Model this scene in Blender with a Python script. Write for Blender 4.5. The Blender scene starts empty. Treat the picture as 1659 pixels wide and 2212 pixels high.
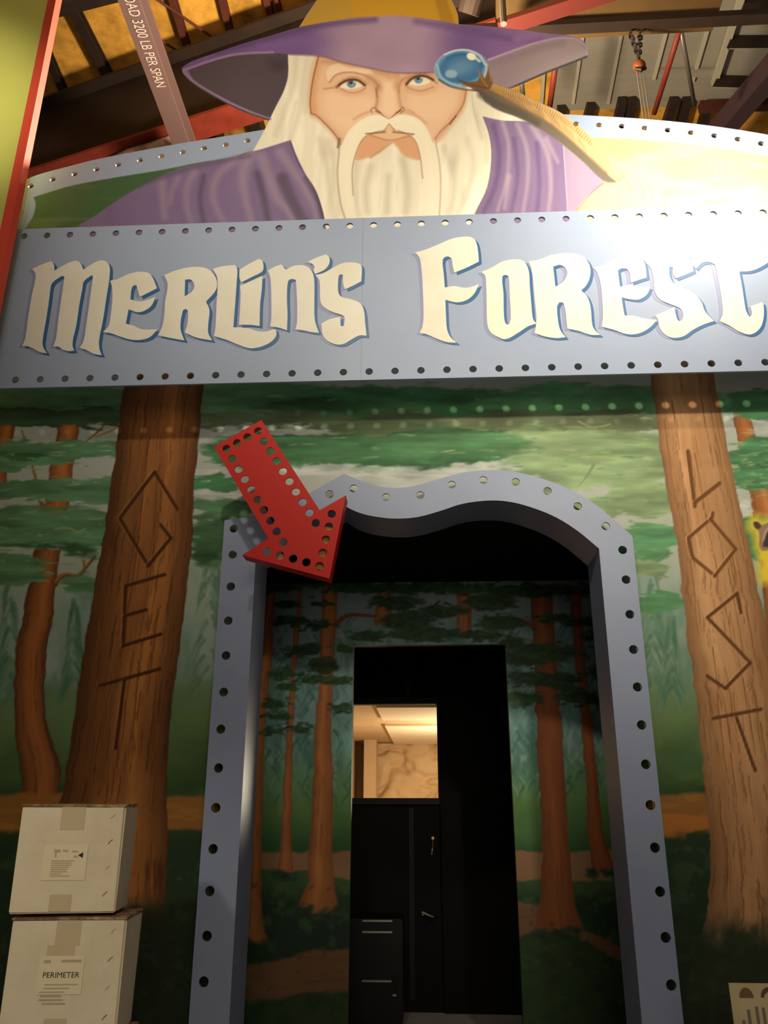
import bpy, bmesh, math, random
import numpy as np
from mathutils import Vector, Matrix
from mathutils.geometry import delaunay_2d_cdt

random.seed(7)
SC = bpy.context.scene
COL = SC.collection

# ------------------------------------------------------------------ camera
IW, IH, FPX = 1659.0, 2212.0, 1789.0
EYE = np.array([0.0, -4.3, 1.45])
PITCH, YAW, ROLL = math.radians(19.9), math.radians(2.95), math.radians(0.12)
_f = np.array([-math.sin(YAW) * math.cos(PITCH), math.cos(YAW) * math.cos(PITCH), math.sin(PITCH)])
_r0 = np.array([math.cos(YAW), math.sin(YAW), 0.0])
_u0 = np.cross(_r0, _f)
RIGHT = math.cos(ROLL) * _r0 + math.sin(ROLL) * _u0
UP = -math.sin(ROLL) * _r0 + math.cos(ROLL) * _u0
FWD = _f
cd = bpy.data.cameras.new('camera')
cd.sensor_fit = 'VERTICAL'
cd.sensor_height = 36.0
cd.lens = 36.0 * FPX / IH
cd.clip_start, cd.clip_end = 0.05, 200
cam = bpy.data.objects.new('camera', cd)
COL.objects.link(cam)
cam.matrix_world = Matrix([[RIGHT[0], UP[0], -FWD[0], EYE[0]], [RIGHT[1], UP[1], -FWD[1], EYE[1]],
                           [RIGHT[2], UP[2], -FWD[2], EYE[2]], [0, 0, 0, 1]])
SC.camera = cam

# ------------------------------------------------------------------ world, lights, exposure
SC.view_settings.view_transform = 'Standard'
SC.view_settings.look = 'None'
SC.view_settings.gamma = 1.0
SC.view_settings.use_curve_mapping = False
SC.view_settings.exposure = 0.0
wd = bpy.data.worlds.new('hall_ambient')
SC.world = wd
wd.use_nodes = True
wd.node_tree.nodes['Background'].inputs[0].default_value = (1.0, 0.95, 0.90, 1)
wd.node_tree.nodes['Background'].inputs[1].default_value = 0.095


def lamp(name, kind, loc, power, colour, radius=0.06, target=None, size=None, blend=None):
    ld = bpy.data.lights.new(name, kind)
    ld.energy = power
    ld.color = colour
    if kind in ('POINT', 'SPOT'):
        ld.shadow_soft_size = radius
    if kind == 'SPOT':
        ld.spot_size = math.radians(size)
        ld.spot_blend = blend
    if kind == 'AREA':
        ld.size = radius
    o = bpy.data.objects.new(name, ld)
    COL.objects.link(o)
    o.location = loc
    if target is not None:
        o.rotation_euler = (Vector(target) - Vector(loc)).to_track_quat('-Z', 'Y').to_euler()
    return o


WARM = (1.0, 0.87, 0.67)
# hall flood in front of the facade, a second flood further right, the track head that burns out the sign
lamp('flood_lamp', 'SPOT', (-0.6, -4.6, 5.9), 610, WARM, 0.11, (0.0, 0, 5.0), 68, 1.0)
lamp('side_flood_lamp', 'SPOT', (1.7, -5.0, 4.8), 660, WARM, 0.11, (1.4, 0, 3.65), 51, 1.0)
lamp('track_spot_lamp', 'SPOT', (2.2, -2.0, 5.75), 480, (1.0, 0.90, 0.74), 0.06, (1.62, -0.25, 5.08), 68, 1.0)
lamp('roof_fill', 'POINT', (-0.3, 1.5, 7.0), 1500, (1.0, 0.84, 0.60), 0.25)  # added fill behind the sign, brightens the roof insulation
lamp('front_soft_fill', 'AREA', (0.9, -8.5, 3.9), 115, (1.0, 0.86, 0.66), 3.0, (0, 0, 2.2))  # added soft fill from behind the camera, reaches the inner mural
lamp('lime_board_fill', 'SPOT', (-0.9, -3.2, 5.6), 420, (1.0, 0.90, 0.72), 0.08, (-3.15, -0.55, 5.4), 35, 1.0)  # invented spot out of view, only there to brighten the lime board
lamp('floor_bounce_fill', 'SPOT', (0.2, -3.1, 6.8), 420, (0.95, 0.97, 1.0), 0.2, (0.2, -3.1, 0), 46, 0.6)  # added downlight; its floor bounce lifts the arch underside
lamp('carton_fill', 'SPOT', (-2.2, -3.3, 3.1), 85, WARM, 0.08, (-1.3, -0.95, 1.2), 34, 1.0)  # extra spot put in to brighten the cartons


# ------------------------------------------------------------------ pixel <-> place
def ray(u, v):
    u = np.asarray(u, float); v = np.asarray(v, float)
    return ((u - IW / 2) / FPX)[..., None] * RIGHT + (-(v - IH / 2) / FPX)[..., None] * UP + FWD


def at(u, v, Y):
    d = ray(u, v)
    t = (Y - EYE[1]) / d[..., 1]
    return EYE + d * t[..., None]


def atz(u, v, Z):
    d = ray(u, v)
    t = (Z - EYE[2]) / d[..., 2]
    return EYE + d * t[..., None]


def project(P):
    d = P - EYE
    z = d @ FWD
    return IW / 2 + FPX * (d @ RIGHT) / z, IH / 2 - FPX * (d @ UP) / z


def xz(pts, Y):
    p = np.array(pts, float)
    q = at(p[:, 0], p[:, 1], Y)
    return np.stack([q[:, 0], q[:, 2]], 1)


def V3(u, v, Y):
    return Vector(at(np.array(u), np.array(v), Y))


def Z3(u, v, Z):
    return Vector(atz(np.array(u), np.array(v), Z))


# ------------------------------------------------------------------ materials
def lin(c):
    c = np.asarray(c, float)
    return np.where(c <= 0.04045, c / 12.92, ((c + 0.055) / 1.055) ** 2.4)


def rgb(r, g, b):
    return tuple(float(x) for x in lin(np.array([r, g, b]) / 255.0)) + (1.0,)


MATS = {}


def mat(name, colour, rough=0.6, spec=0.3, metal=0.0, noise=None, bump=0.0, bscale=60.0, emit=None):
    """noise = (scale, second colour, contrast low, contrast high)"""
    if name in MATS:
        return MATS[name]
    m = bpy.data.materials.new(name)
    m.use_nodes = True
    nt = m.node_tree
    b = nt.nodes['Principled BSDF']
    b.inputs['Base Color'].default_value = colour
    b.inputs['Roughness'].default_value = rough
    b.inputs['Specular IOR Level'].default_value = spec
    b.inputs['Metallic'].default_value = metal
    if noise or bump:
        tc = nt.nodes.new('ShaderNodeTexCoord')
    if noise:
        sc, c2, lo, hi = noise
        n = nt.nodes.new('ShaderNodeTexNoise')
        n.inputs['Scale'].default_value = sc if not isinstance(sc, tuple) else 1.0
        n.inputs['Detail'].default_value = 6
        n.inputs['Roughness'].default_value = 0.62
        if isinstance(sc, tuple):
            mp = nt.nodes.new('ShaderNodeMapping')
            mp.inputs['Scale'].default_value = sc
            nt.links.new(tc.outputs['Object'], mp.inputs['Vector'])
            nt.links.new(mp.outputs['Vector'], n.inputs['Vector'])
        else:
            nt.links.new(tc.outputs['Object'], n.inputs['Vector'])
        cr = nt.nodes.new('ShaderNodeValToRGB')
        cr.color_ramp.elements[0].position = lo
        cr.color_ramp.elements[0].color = colour
        cr.color_ramp.elements[1].position = hi
        cr.color_ramp.elements[1].color = c2
        nt.links.new(n.outputs['Fac'], cr.inputs['Fac'])
        nt.links.new(cr.outputs['Color'], b.inputs['Base Color'])
    if bump:
        n2 = nt.nodes.new('ShaderNodeTexNoise')
        n2.inputs['Scale'].default_value = bscale
        n2.inputs['Detail'].default_value = 4
        nt.links.new(tc.outputs['Object'], n2.inputs['Vector'])
        bp = nt.nodes.new('ShaderNodeBump')
        bp.inputs['Strength'].default_value = bump
        bp.inputs['Distance'].default_value = 0.02
        nt.links.new(n2.outputs['Fac'], bp.inputs['Height'])
        nt.links.new(bp.outputs['Normal'], b.inputs['Normal'])
    if emit:
        b.inputs['Emission Color'].default_value = emit[0]
        b.inputs['Emission Strength'].default_value = emit[1]
    MATS[name] = m
    return m


def paint_mat(name, rough=0.5, spec=0.35):
    """artist's paint: the colour laid on the board, point by point, with a little brush relief"""
    m = bpy.data.materials.new(name)
    m.use_nodes = True
    nt = m.node_tree
    b = nt.nodes['Principled BSDF']
    b.inputs['Roughness'].default_value = rough
    b.inputs['Specular IOR Level'].default_value = spec
    a = nt.nodes.new('ShaderNodeAttribute')
    a.attribute_name = 'Col'
    tc = nt.nodes.new('ShaderNodeTexCoord')
    n = nt.nodes.new('ShaderNodeTexNoise')
    n.inputs['Scale'].default_value = 180
    n.inputs['Detail'].default_value = 3
    nt.links.new(tc.outputs['Object'], n.inputs['Vector'])
    bp = nt.nodes.new('ShaderNodeBump')
    bp.inputs['Strength'].default_value = 0.12
    bp.inputs['Distance'].default_value = 0.003
    nt.links.new(n.outputs['Fac'], bp.inputs['Height'])
    nt.links.new(bp.outputs['Normal'], b.inputs['Normal'])
    nt.links.new(a.outputs['Color'], b.inputs['Base Color'])
    MATS[name] = m
    return m


MURAL = paint_mat('mural_paint', 0.62, 0.16)
MURAL_IN = paint_mat('inner_mural_paint', 0.6, 0.25)
SIGNPAINT = paint_mat('sign_paint', 0.45, 0.35)
BLUE = mat('blue_board_paint', rgb(152, 167, 194), 0.5, 0.25, noise=(2.2, rgb(158, 172, 196), 0.35, 0.7))
ARCHBLUE = mat('arch_blue_paint', rgb(140, 153, 182), 0.45, 0.4, noise=(3.0, rgb(134, 147, 176), 0.4, 0.7))
CREAM = mat('letter_cream_paint', rgb(230, 228, 214), 0.5, 0.25, noise=(5.0, rgb(222, 218, 198), 0.4, 0.75))
LBLUE = mat('letter_outline_blue', rgb(48, 98, 150), 0.45, 0.35)
LAV = mat('letter_shade_lavender', rgb(138, 144, 182), 0.45, 0.35)
RED = mat('arrow_red_paint', rgb(200, 42, 31), 0.5, 0.22, noise=(4.0, rgb(198, 40, 30), 0.4, 0.7))
BLACK = mat('flat_black_paint', rgb(14, 13, 11), 0.8, 0.12, noise=(3.0, rgb(18, 16, 13), 0.4, 0.7))
BLACKEDGE = mat('black_batten_paint', rgb(20, 18, 15), 0.6, 0.2)
PLY = mat('raw_plywood', rgb(196, 158, 104), 0.7, 0.2, noise=((3, 3, 40), rgb(160, 120, 72), 0.35, 0.7))
DARKBACK = mat('dark_primer', rgb(46, 40, 34), 0.7, 0.2)


# ------------------------------------------------------------------ object helpers
def tag(o, label=None, cat=None, group=None, kind=None):
    if label: o['label'] = label
    if cat: o['category'] = cat
    if group: o['group'] = group
    if kind: o['kind'] = kind
    return o


def link(o, parent=None):
    COL.objects.link(o)
    if parent is not None:
        o.parent = parent
        o.matrix_parent_inverse = Matrix.Identity(4)
        if parent.type == 'EMPTY' or parent.location.length > 0 or parent.parent is not None:
            bpy.context.view_layer.update()
            o.matrix_parent_inverse = parent.matrix_world.inverted()
    return o


def empty(name, loc, label, cat, group=None):
    o = bpy.data.objects.new(name, None)
    o.empty_display_size = 0.1
    COL.objects.link(o)
    o.location = loc
    tag(o, label, cat, group)
    bpy.context.view_layer.update()
    return o


def from_bm(name, bm, m, parent=None, smooth=False):
    me = bpy.data.meshes.new(name)
    bmesh.ops.recalc_face_normals(bm, faces=bm.faces[:])
    bm.to_mesh(me)
    bm.free()
    me.materials.append(m)
    if smooth:
        me.polygons.foreach_set('use_smooth', [True] * len(me.polygons))
    o = bpy.data.objects.new(name, me)
    return link(o, parent)


def mesh(name, verts, faces, m, parent=None, recalc=True):
    me = bpy.data.meshes.new(name)
    me.from_pydata([tuple(v) for v in verts], [], faces)
    if recalc:
        bm = bmesh.new(); bm.from_mesh(me)
        bmesh.ops.recalc_face_normals(bm, faces=bm.faces[:])
        bm.to_mesh(me); bm.free()
    me.materials.append(m)
    return link(bpy.data.objects.new(name, me), parent)


def box_bm(bm, lo, hi, bev=0.0):
    g = bmesh.ops.create_cube(bm, size=1.0)
    for v in g['verts']:
        v.co = Vector([(lo[i] + hi[i]) / 2 + v.co[i] * (hi[i] - lo[i]) for i in range(3)])
    if bev:
        es = list({e for v in g['verts'] for e in v.link_edges})
        bmesh.ops.bevel(bm, geom=es, offset=bev, segments=2, affect='EDGES')


def box(name, lo, hi, m, parent=None, bev=0.0):
    bm = bmesh.new()
    box_bm(bm, lo, hi, bev)
    return from_bm(name, bm, m, parent)


def prism_bm(bm, a, b, w, h, up=Vector((0, 0, 1))):
    """bar of section w x h from a to b"""
    a, b = Vector(a), Vector(b)
    d = (b - a).normalized()
    s = d.cross(up).normalized()
    t = s.cross(d).normalized()
    vs = []
    for p in (a, b):
        for i, j in ((-1, -1), (1, -1), (1, 1), (-1, 1)):
            vs.append(bm.verts.new(p + s * (w / 2 * i) + t * (h / 2 * j)))
    for q in ((0, 1, 2, 3), (7, 6, 5, 4), (0, 4, 5, 1), (1, 5, 6, 2), (2, 6, 7, 3), (3, 7, 4, 0)):
        bm.faces.new([vs[k] for k in q])


def tube_bm(bm, pts, r, n=10):
    pts = [Vector(p) for p in pts]
    rings = []
    for i, p in enumerate(pts):
        d = (pts[min(i + 1, len(pts) - 1)] - pts[max(i - 1, 0)]).normalized()
        s = d.cross(Vector((0.13, 0.21, 1))).normalized()
        t = s.cross(d)
        rr = r[i] if isinstance(r, (list, tuple)) else r
        rings.append([bm.verts.new(p + (s * math.cos(2 * math.pi * k / n) + t * math.sin(2 * math.pi * k / n)) * rr) for k in range(n)])
    for a, b in zip(rings, rings[1:]):
        for k in range(n):
            bm.faces.new((a[k], a[(k + 1) % n], b[(k + 1) % n], b[k]))
    bm.faces.new(rings[0][::-1]); bm.faces.new(rings[-1])


def plate(name, outer, holes, y, t, m, parent=None, front_only=False):
    """flat board in an x-z plane, front face at y, thickness t to the back, with true holes"""
    loops = [np.array(outer)] + [np.array(h) for h in holes]
    vs, es = [], []
    for L in loops:
        k = len(vs)
        vs += [Vector((float(p[0]), float(p[1]))) for p in L]
        es += [(k + i, k + (i + 1) % len(L)) for i in range(len(L))]
    ov, oe, of, _, _, _ = delaunay_2d_cdt(vs, es, [], 0, 1e-6)
    cen = np.array([[sum(ov[i][0] for i in f) / 3, sum(ov[i][1] for i in f) / 3] for f in of])
    ins = np.zeros(len(cen), bool)
    for L in loops:
        ins ^= sd_poly(cen[:, 0], cen[:, 1], L) < 0
    of = [f for f, k in zip(of, ins) if k]
    n = len(ov)
    V = [(p[0], y, p[1]) for p in ov]
    F = [tuple(f) for f in of]
    cnt = {}
    for f in of:
        for a, b in zip(f, list(f[1:]) + [f[0]]):
            cnt[(min(a, b), max(a, b))] = cnt.get((min(a, b), max(a, b)), 0) + 1
    if t > 0:
        V += [(p[0], y + t, p[1]) for p in ov]
        if not front_only:
            F += [tuple(i + n for i in f[::-1]) for f in of]
        F += [(a, b, b + n, a + n) for (a, b), c in cnt.items() if c == 1]
    return mesh(name, V, F, m, parent)


def circle(c, r, n=20):
    return [(c[0] + r * math.cos(2 * math.pi * k / n), c[1] + r * math.sin(2 * math.pi * k / n)) for k in range(n)]


def smooth_loop(pts, closed=True, ang=52, n=5):
    """curve through the points, sharp where the outline turns hard"""
    P = np.array(pts, float)
    N = len(P)
    out = []

    def corner(i):
        a = P[i] - P[i - 1]; b = P[(i + 1) % N] - P[i]
        c = np.dot(a, b) / (np.linalg.norm(a) * np.linalg.norm(b) + 1e-9)
        return math.degrees(math.acos(max(-1, min(1, c)))) > ang
    cs = [corner(i) for i in range(N)]
    if not closed:
        cs[0] = cs[-1] = True
    for i in range(N if closed else N - 1):
        j = (i + 1) % N
        d = P[j] - P[i]
        L = np.linalg.norm(d)

        def tan(k):
            if cs[k]: return d
            t = P[(k + 1) % N] - P[k - 1]
            return t / (np.linalg.norm(t) + 1e-9) * L
        t0, t1 = tan(i), tan(j)
        for k in range(n):
            s = k / n
            out.append((2 * s**3 - 3 * s**2 + 1) * P[i] + (s**3 - 2 * s**2 + s) * t0 + (-2 * s**3 + 3 * s**2) * P[j] + (s**3 - s**2) * t1)
    if not closed:
        out.append(P[-1])
    return np.array(out)


# ------------------------------------------------------------------ the painter: lays paint on a board, point by point
def seg_dist(U, V, a, b):
    dx, dy = b[0] - a[0], b[1] - a[1]
    L = dx * dx + dy * dy + 1e-12
    t = np.clip(((U - a[0]) * dx + (V - a[1]) * dy) / L, 0, 1)
    return np.hypot(U - a[0] - t * dx, V - a[1] - t * dy), t


def sd_poly(U, V, pts):
    pts = np.asarray(pts, float)
    d = np.full(U.shape, 1e9)
    ins = np.zeros(U.shape, bool)
    for a, b in zip(pts, np.roll(pts, -1, 0)):
        d = np.minimum(d, seg_dist(U, V, a, b)[0])
        if a[1] != b[1]:
            c = ((a[1] > V) != (b[1] > V)) & (U < (b[0] - a[0]) * (V - a[1]) / (b[1] - a[1]) + a[0])
            ins ^= c
    return np.where(ins, -d, d)


_tabs = {}


def vnoise(x, y, seed):
    if seed not in _tabs:
        _tabs[seed] = np.random.default_rng(seed).random((256, 256))
    T = _tabs[seed]
    xi = np.floor(x).astype(int); yi = np.floor(y).astype(int)
    fx = x - xi; fy = y - yi
    fx = fx * fx * (3 - 2 * fx); fy = fy * fy * (3 - 2 * fy)
    x0 = xi & 255; x1 = (xi + 1) & 255; y0 = yi & 255; y1 = (yi + 1) & 255
    return (T[x0, y0] * (1 - fx) + T[x1, y0] * fx) * (1 - fy) + (T[x0, y1] * (1 - fx) + T[x1, y1] * fx) * fy


def fbm(U, V, sx, sy, seed, octs=4, gain=0.55):
    o = 0; a = 1; s = 0
    for k in range(octs):
        o = o + a * vnoise(U / sx * 2**k + 17.3 * k, V / sy * 2**k + 9.1 * k, seed + k)
        s += a; a *= gain
    return o / s          # 0..1, mean .5


def sstep(a, b, x):
    t = np.clip((x - a) / (b - a), 0, 1)
    return t * t * (3 - 2 * t)


class Canvas:
    def __init__(s, U, V, base):
        s.U, s.V = U.ravel(), V.ravel()
        s.C = np.empty((s.U.size, 3)); s.C[:] = np.array(base) / 255.0

    def mix(s, idx, m, col):
        col = np.asarray(col, float)
        if col.max() > 1.0001: col = col / 255.0
        m = np.asarray(m)[:, None] if np.ndim(m) else m
        s.C[idx] = s.C[idx] * (1 - m) + col * m

    def box(s, u0, v0, u1, v1):
        return np.nonzero((s.U > u0) & (s.U < u1) & (s.V > v0) & (s.V < v1))[0]

    def poly(s, pts, col, soft=2.0, alpha=1.0, sm=True, fn=None, ang=52):
        P = smooth_loop(pts, True, ang, 4) if sm else np.array(pts, float)
        k = s.box(P[:, 0].min() - soft, P[:, 1].min() - soft, P[:, 0].max() + soft, P[:, 1].max() + soft)
        if not k.size: return
        m = np.clip(0.5 - sd_poly(s.U[k], s.V[k], P) / soft, 0, 1) * alpha
        c = fn(s.U[k], s.V[k]) if fn else col
        s.mix(k, m, c)

    def stroke(s, pts, w, col, soft=2.0, alpha=1.0, sm=False, w2=None):
        P = smooth_loop(pts, False, 70, 5) if sm else np.array(pts, float)
        mw = max(w, w2 or 0) / 2 + soft
        k = s.box(P[:, 0].min() - mw, P[:, 1].min() - mw, P[:, 0].max() + mw, P[:, 1].max() + mw)
        if not k.size: return
        U, V = s.U[k], s.V[k]
        best = np.full(U.shape, 1e9); n = len(P) - 1
        for i in range(n):
            d, t = seg_dist(U, V, P[i], P[i + 1])
            ww = w if w2 is None else w + (w2 - w) * (i + t) / n
            best = np.minimum(best, d - ww / 2)
        s.mix(k, np.clip(0.5 - best / soft, 0, 1) * alpha, col)

    def dab(s, cu, cv, ru, rv, col, ang=0.0, soft=0.5, alpha=1.0):
        R = max(ru, rv) * 1.3
        k = s.box(cu - R, cv - R, cu + R, cv + R)
        if not k.size: return
        a = math.radians(ang)
        x = s.U[k] - cu; y = s.V[k] - cv
        p = (x * math.cos(a) + y * math.sin(a)) / ru; q = (-x * math.sin(a) + y * math.cos(a)) / rv
        d = np.hypot(p, q)
        s.mix(k, np.clip((1 - d) / soft + 0.0, 0, 1) * alpha, col)


def trunk(cv, vs, ls, rs, cols, seed, dark=(60, 34, 16), grain=1.0, hide=None, light_side=0.62, edge=0.75, groove=9.0):
    """a painted tree trunk: edges given along v, bark grain running with it"""
    vs = np.array(vs, float)
    k = cv.box(min(min(ls), min(rs)) - 6, vs[0], max(max(ls), max(rs)) + 6, vs[-1])
    if not k.size: return k[:0], None
    U, V = cv.U[k], cv.V[k]
    wob = (fbm(U * 0 + 3, V, 40, 26, seed, 3) - 0.5) * 9
    L = np.interp(V, vs, ls) + wob; R = np.interp(V, vs, rs) + wob * 0.7
    t = (U - L) / (R - L)
    m = np.clip(0.5 + np.minimum(U - L, R - U) / 2.0, 0, 1)
    w = np.mean(np.array(rs) - np.array(ls))
    n1 = fbm(t * w, V, 16, 260, seed + 5, 4)
    n2 = fbm(t * w + V * 0.02, V, 5, 90, seed + 9, 3)
    n3 = fbm(t * w, V, 60, 160, seed + 13, 3)
    c0, c1 = np.array(cols[0]) / 255., np.array(cols[1]) / 255.
    f = sstep(0.25, 0.75, n1 * 0.6 + n3 * 0.4)
    c = c0 * (1 - f[:, None]) + c1 * f[:, None]
    g = sstep(0.60, 0.78, n2) * 0.5 * grain
    c = c * (1 - g[:, None]) + np.array(dark) / 255. * g[:, None]
    # the painter's own modelling: darker rims, a lighter flank
    rim = np.clip(1 - np.abs(t - light_side) / np.where(t < light_side, light_side, 1 - light_side), 0, 1) ** 0.7
    sh = (1 - rim) * edge
    c = c * (1 - sh[:, None]) + np.array(dark) / 255. * sh[:, None]
    if hide is not None:
        m = m * (1 - hide(U, V))
    cv.mix(k, m, c)
    return k, m


# ------------------------------------------------------------------ painted boards
def axis_pts(breaks):
    """[(start, step), ..., end] -> coordinates"""
    out = []
    for (a, st), nx in zip(breaks[:-1], breaks[1:]):
        e = nx[0] if isinstance(nx, tuple) else nx
        n = max(1, int(round((e - a) / st)))
        out += list(np.linspace(a, e, n, endpoint=False))
    out.append(breaks[-1])
    return np.array(out)


def painted_board(name, xs, zs, y, colourfn, sdf, m, parent=None, regions=None, thick=0.02, edge_mat=None, facing=-1):
    """regions: (fn(u,v)->int array, {id: (name, label)}); id 0 is the board itself"""
    X, Z = np.meshgrid(xs, zs, indexing='ij')
    nx, nz = X.shape
    xc = (X[:-1, :-1] + X[1:, 1:]) / 2; zc = (Z[:-1, :-1] + Z[1:, 1:]) / 2
    keep = sdf(xc.ravel(), zc.ravel()).reshape(xc.shape) < 0 if sdf else np.ones(xc.shape, bool)
    pad = np.zeros((nx + 1, nz + 1), bool); pad[1:-1, 1:-1] = keep
    cnt = pad[:-1, :-1].astype(int) + pad[1:, :-1] + pad[:-1, 1:] + pad[1:, 1:]
    if sdf:
        lim = 1.5 * max(np.diff(xs).min(), np.diff(zs).min())
        b = (cnt > 0) & (cnt < 4)
        bx, bz = X[b], Z[b]
        for _ in range(2):
            e = 1e-4
            d = sdf(bx, bz)
            gx = (sdf(bx + e, bz) - d) / e; gz = (sdf(bx, bz + e) - d) / e
            d = np.clip(d, -lim, lim)
            bx = bx - d * gx; bz = bz - d * gz
        X[b], Z[b] = bx, bz
    P = np.stack([X.ravel(), np.full(X.size, y), Z.ravel()], 1)
    u, v = project(P)
    used = (cnt > 0).ravel()
    C = np.zeros((X.size, 3))
    C[used] = colourfn(u[used], v[used])
    idx = np.arange(nx * nz).reshape(nx, nz)
    quads = np.stack([idx[:-1, :-1], idx[1:, :-1], idx[1:, 1:], idx[:-1, 1:]], -1)[keep]
    qu, qv = u[quads].mean(1), v[quads].mean(1)
    rid = regions[0](qu, qv) if regions else np.zeros(len(quads), int)
    CL = np.concatenate([lin(np.clip(C, 0, 1)), np.ones((len(C), 1))], 1).astype(np.float32)
    made = {}
    names = {0: (name, None)}
    if regions: names.update(regions[1])

    def build(nm, q, par):
        vid, inv = np.unique(q.ravel(), return_inverse=True)
        me = bpy.data.meshes.new(nm)
        me.vertices.add(len(vid)); me.vertices.foreach_set('co', P[vid].astype(np.float32).ravel())
        me.loops.add(q.size); me.loops.foreach_set('vertex_index', inv.astype(np.int32).ravel())
        me.polygons.add(len(q)); me.polygons.foreach_set('loop_start', np.arange(0, q.size, 4, dtype=np.int32))
        me.update(calc_edges=True)
        at_ = me.color_attributes.new('Col', 'FLOAT_COLOR', 'POINT')
        at_.data.foreach_set('color', CL[vid].ravel())
        me.materials.append(m)
        return link(bpy.data.objects.new(nm, me), par)
    for k in sorted(names):
        q = quads[rid == k]
        if not len(q): continue
        o = build(names[k][0], q, parent if k == 0 else made[0])
        if k and names[k][1]: o['label'] = names[k][1]
        made[k] = o
    if thick > 0:
        V, F = [], []
        eds = []
        ii, jj = np.nonzero(pad[1:, 1:-1] != pad[:-1, 1:-1])
        eds += [(idx[i, j], idx[i, j + 1]) for i, j in zip(ii, jj)]
        ii, jj = np.nonzero(pad[1:-1, 1:] != pad[1:-1, :-1])
        eds += [(idx[i, j], idx[i + 1, j]) for i, j in zip(ii, jj)]
        vm = {}
        for a, b_ in eds:
            for w in (a, b_):
                if w not in vm:
                    vm[w] = len(V)
                    p = P[w]
                    V += [(p[0], y, p[2]), (p[0], y + thick, p[2])]
            F.append((vm[a], vm[b_], vm[b_] + 1, vm[a] + 1))
        made['edge'] = mesh('cut_edge', V, F, edge_mat or m, made[0], recalc=False)
    return made

# ================================================================== THE SETTING
Y_WALL, Y_ARCH, Y_BACK, Y_IN = 0.0, -0.12, 1.4, 3.0

CONC = mat('concrete_floor', rgb(158, 154, 148), 0.75, 0.3, noise=(1.6, rgb(134, 130, 124), 0.35, 0.7), bump=0.2, bscale=25)
fl = box('floor', (-9, -9, -0.12), (9, 12, 0.0), CONC)
tag(fl, kind='structure')

# ---- outline of the blue arch (traced on its own plane)
ARCH_OUT_TOP = [(485, 1124), (545, 1113), (600, 1098), (640, 1081), (678, 1060), (743, 1023), (787, 1041), (834, 1053),
                (877, 1053), (924, 1042), (964, 1030), (1000, 1021), (1060, 1015), (1114, 1020), (1168, 1033),
                (1222, 1053), (1277, 1083), (1327, 1123), (1366, 1158)]
ARCH_IN_TOP = [(553, 1192), (600, 1168), (650, 1141), (695, 1112), (736, 1086), (760, 1101), (791, 1112), (834, 1119),
               (870, 1120), (906, 1116), (950, 1104), (1000, 1088), (1060, 1081), (1107, 1085), (1157, 1099),
               (1204, 1119), (1248, 1147), (1294, 1185)]
ao = smooth_loop(xz(ARCH_OUT_TOP, Y_ARCH), False, 48, 4)
ai = smooth_loop(xz(ARCH_IN_TOP, Y_ARCH), False, 48, 4)
XL0, XR0 = ao[0][0], ao[-1][0]
XL1, XR1 = ai[0][0], ai[-1][0]
OPEN = np.array([(XL1, -0.2)] + [tuple(p) for p in ai] + [(XR1, -0.2)])

# ---- the big forest mural
BT_V = [700, 845, 920, 1050, 1170, 1290, 1400, 1520, 1620, 1710, 1800, 1930, 2060, 2400]
BT_L = [285, 266, 256, 240, 222, 200, 181, 165, 150, 135, 112, 92, 60, 20]
BT_R = [455, 438, 432, 419, 416, 401, 388, 372, 363, 360, 362, 358, 372, 400]
RT_V = [700, 850, 960, 1090, 1180, 1300, 1400, 1500, 1620, 1760, 1860, 1990, 2080, 2400]
RT_L = [1395, 1410, 1425, 1446, 1463, 1475, 1488, 1503, 1515, 1528, 1536, 1526, 1490, 1440]
RT_R = [1528, 1549, 1571, 1597, 1618, 1643, 1664, 1688, 1712, 1745, 1770, 1810, 1850, 1930]
ST_V = [1185, 1200, 1254, 1316, 1403, 1493, 1552, 1601, 1665, 1720, 1800, 1900]
ST_L = [76, 73, 65, 51, 35, 30, 31, 35, 42, 51, 40, 20]
ST_R = [133, 130, 121, 116, 102, 95, 98, 114, 133, 128, 140, 150]


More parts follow.
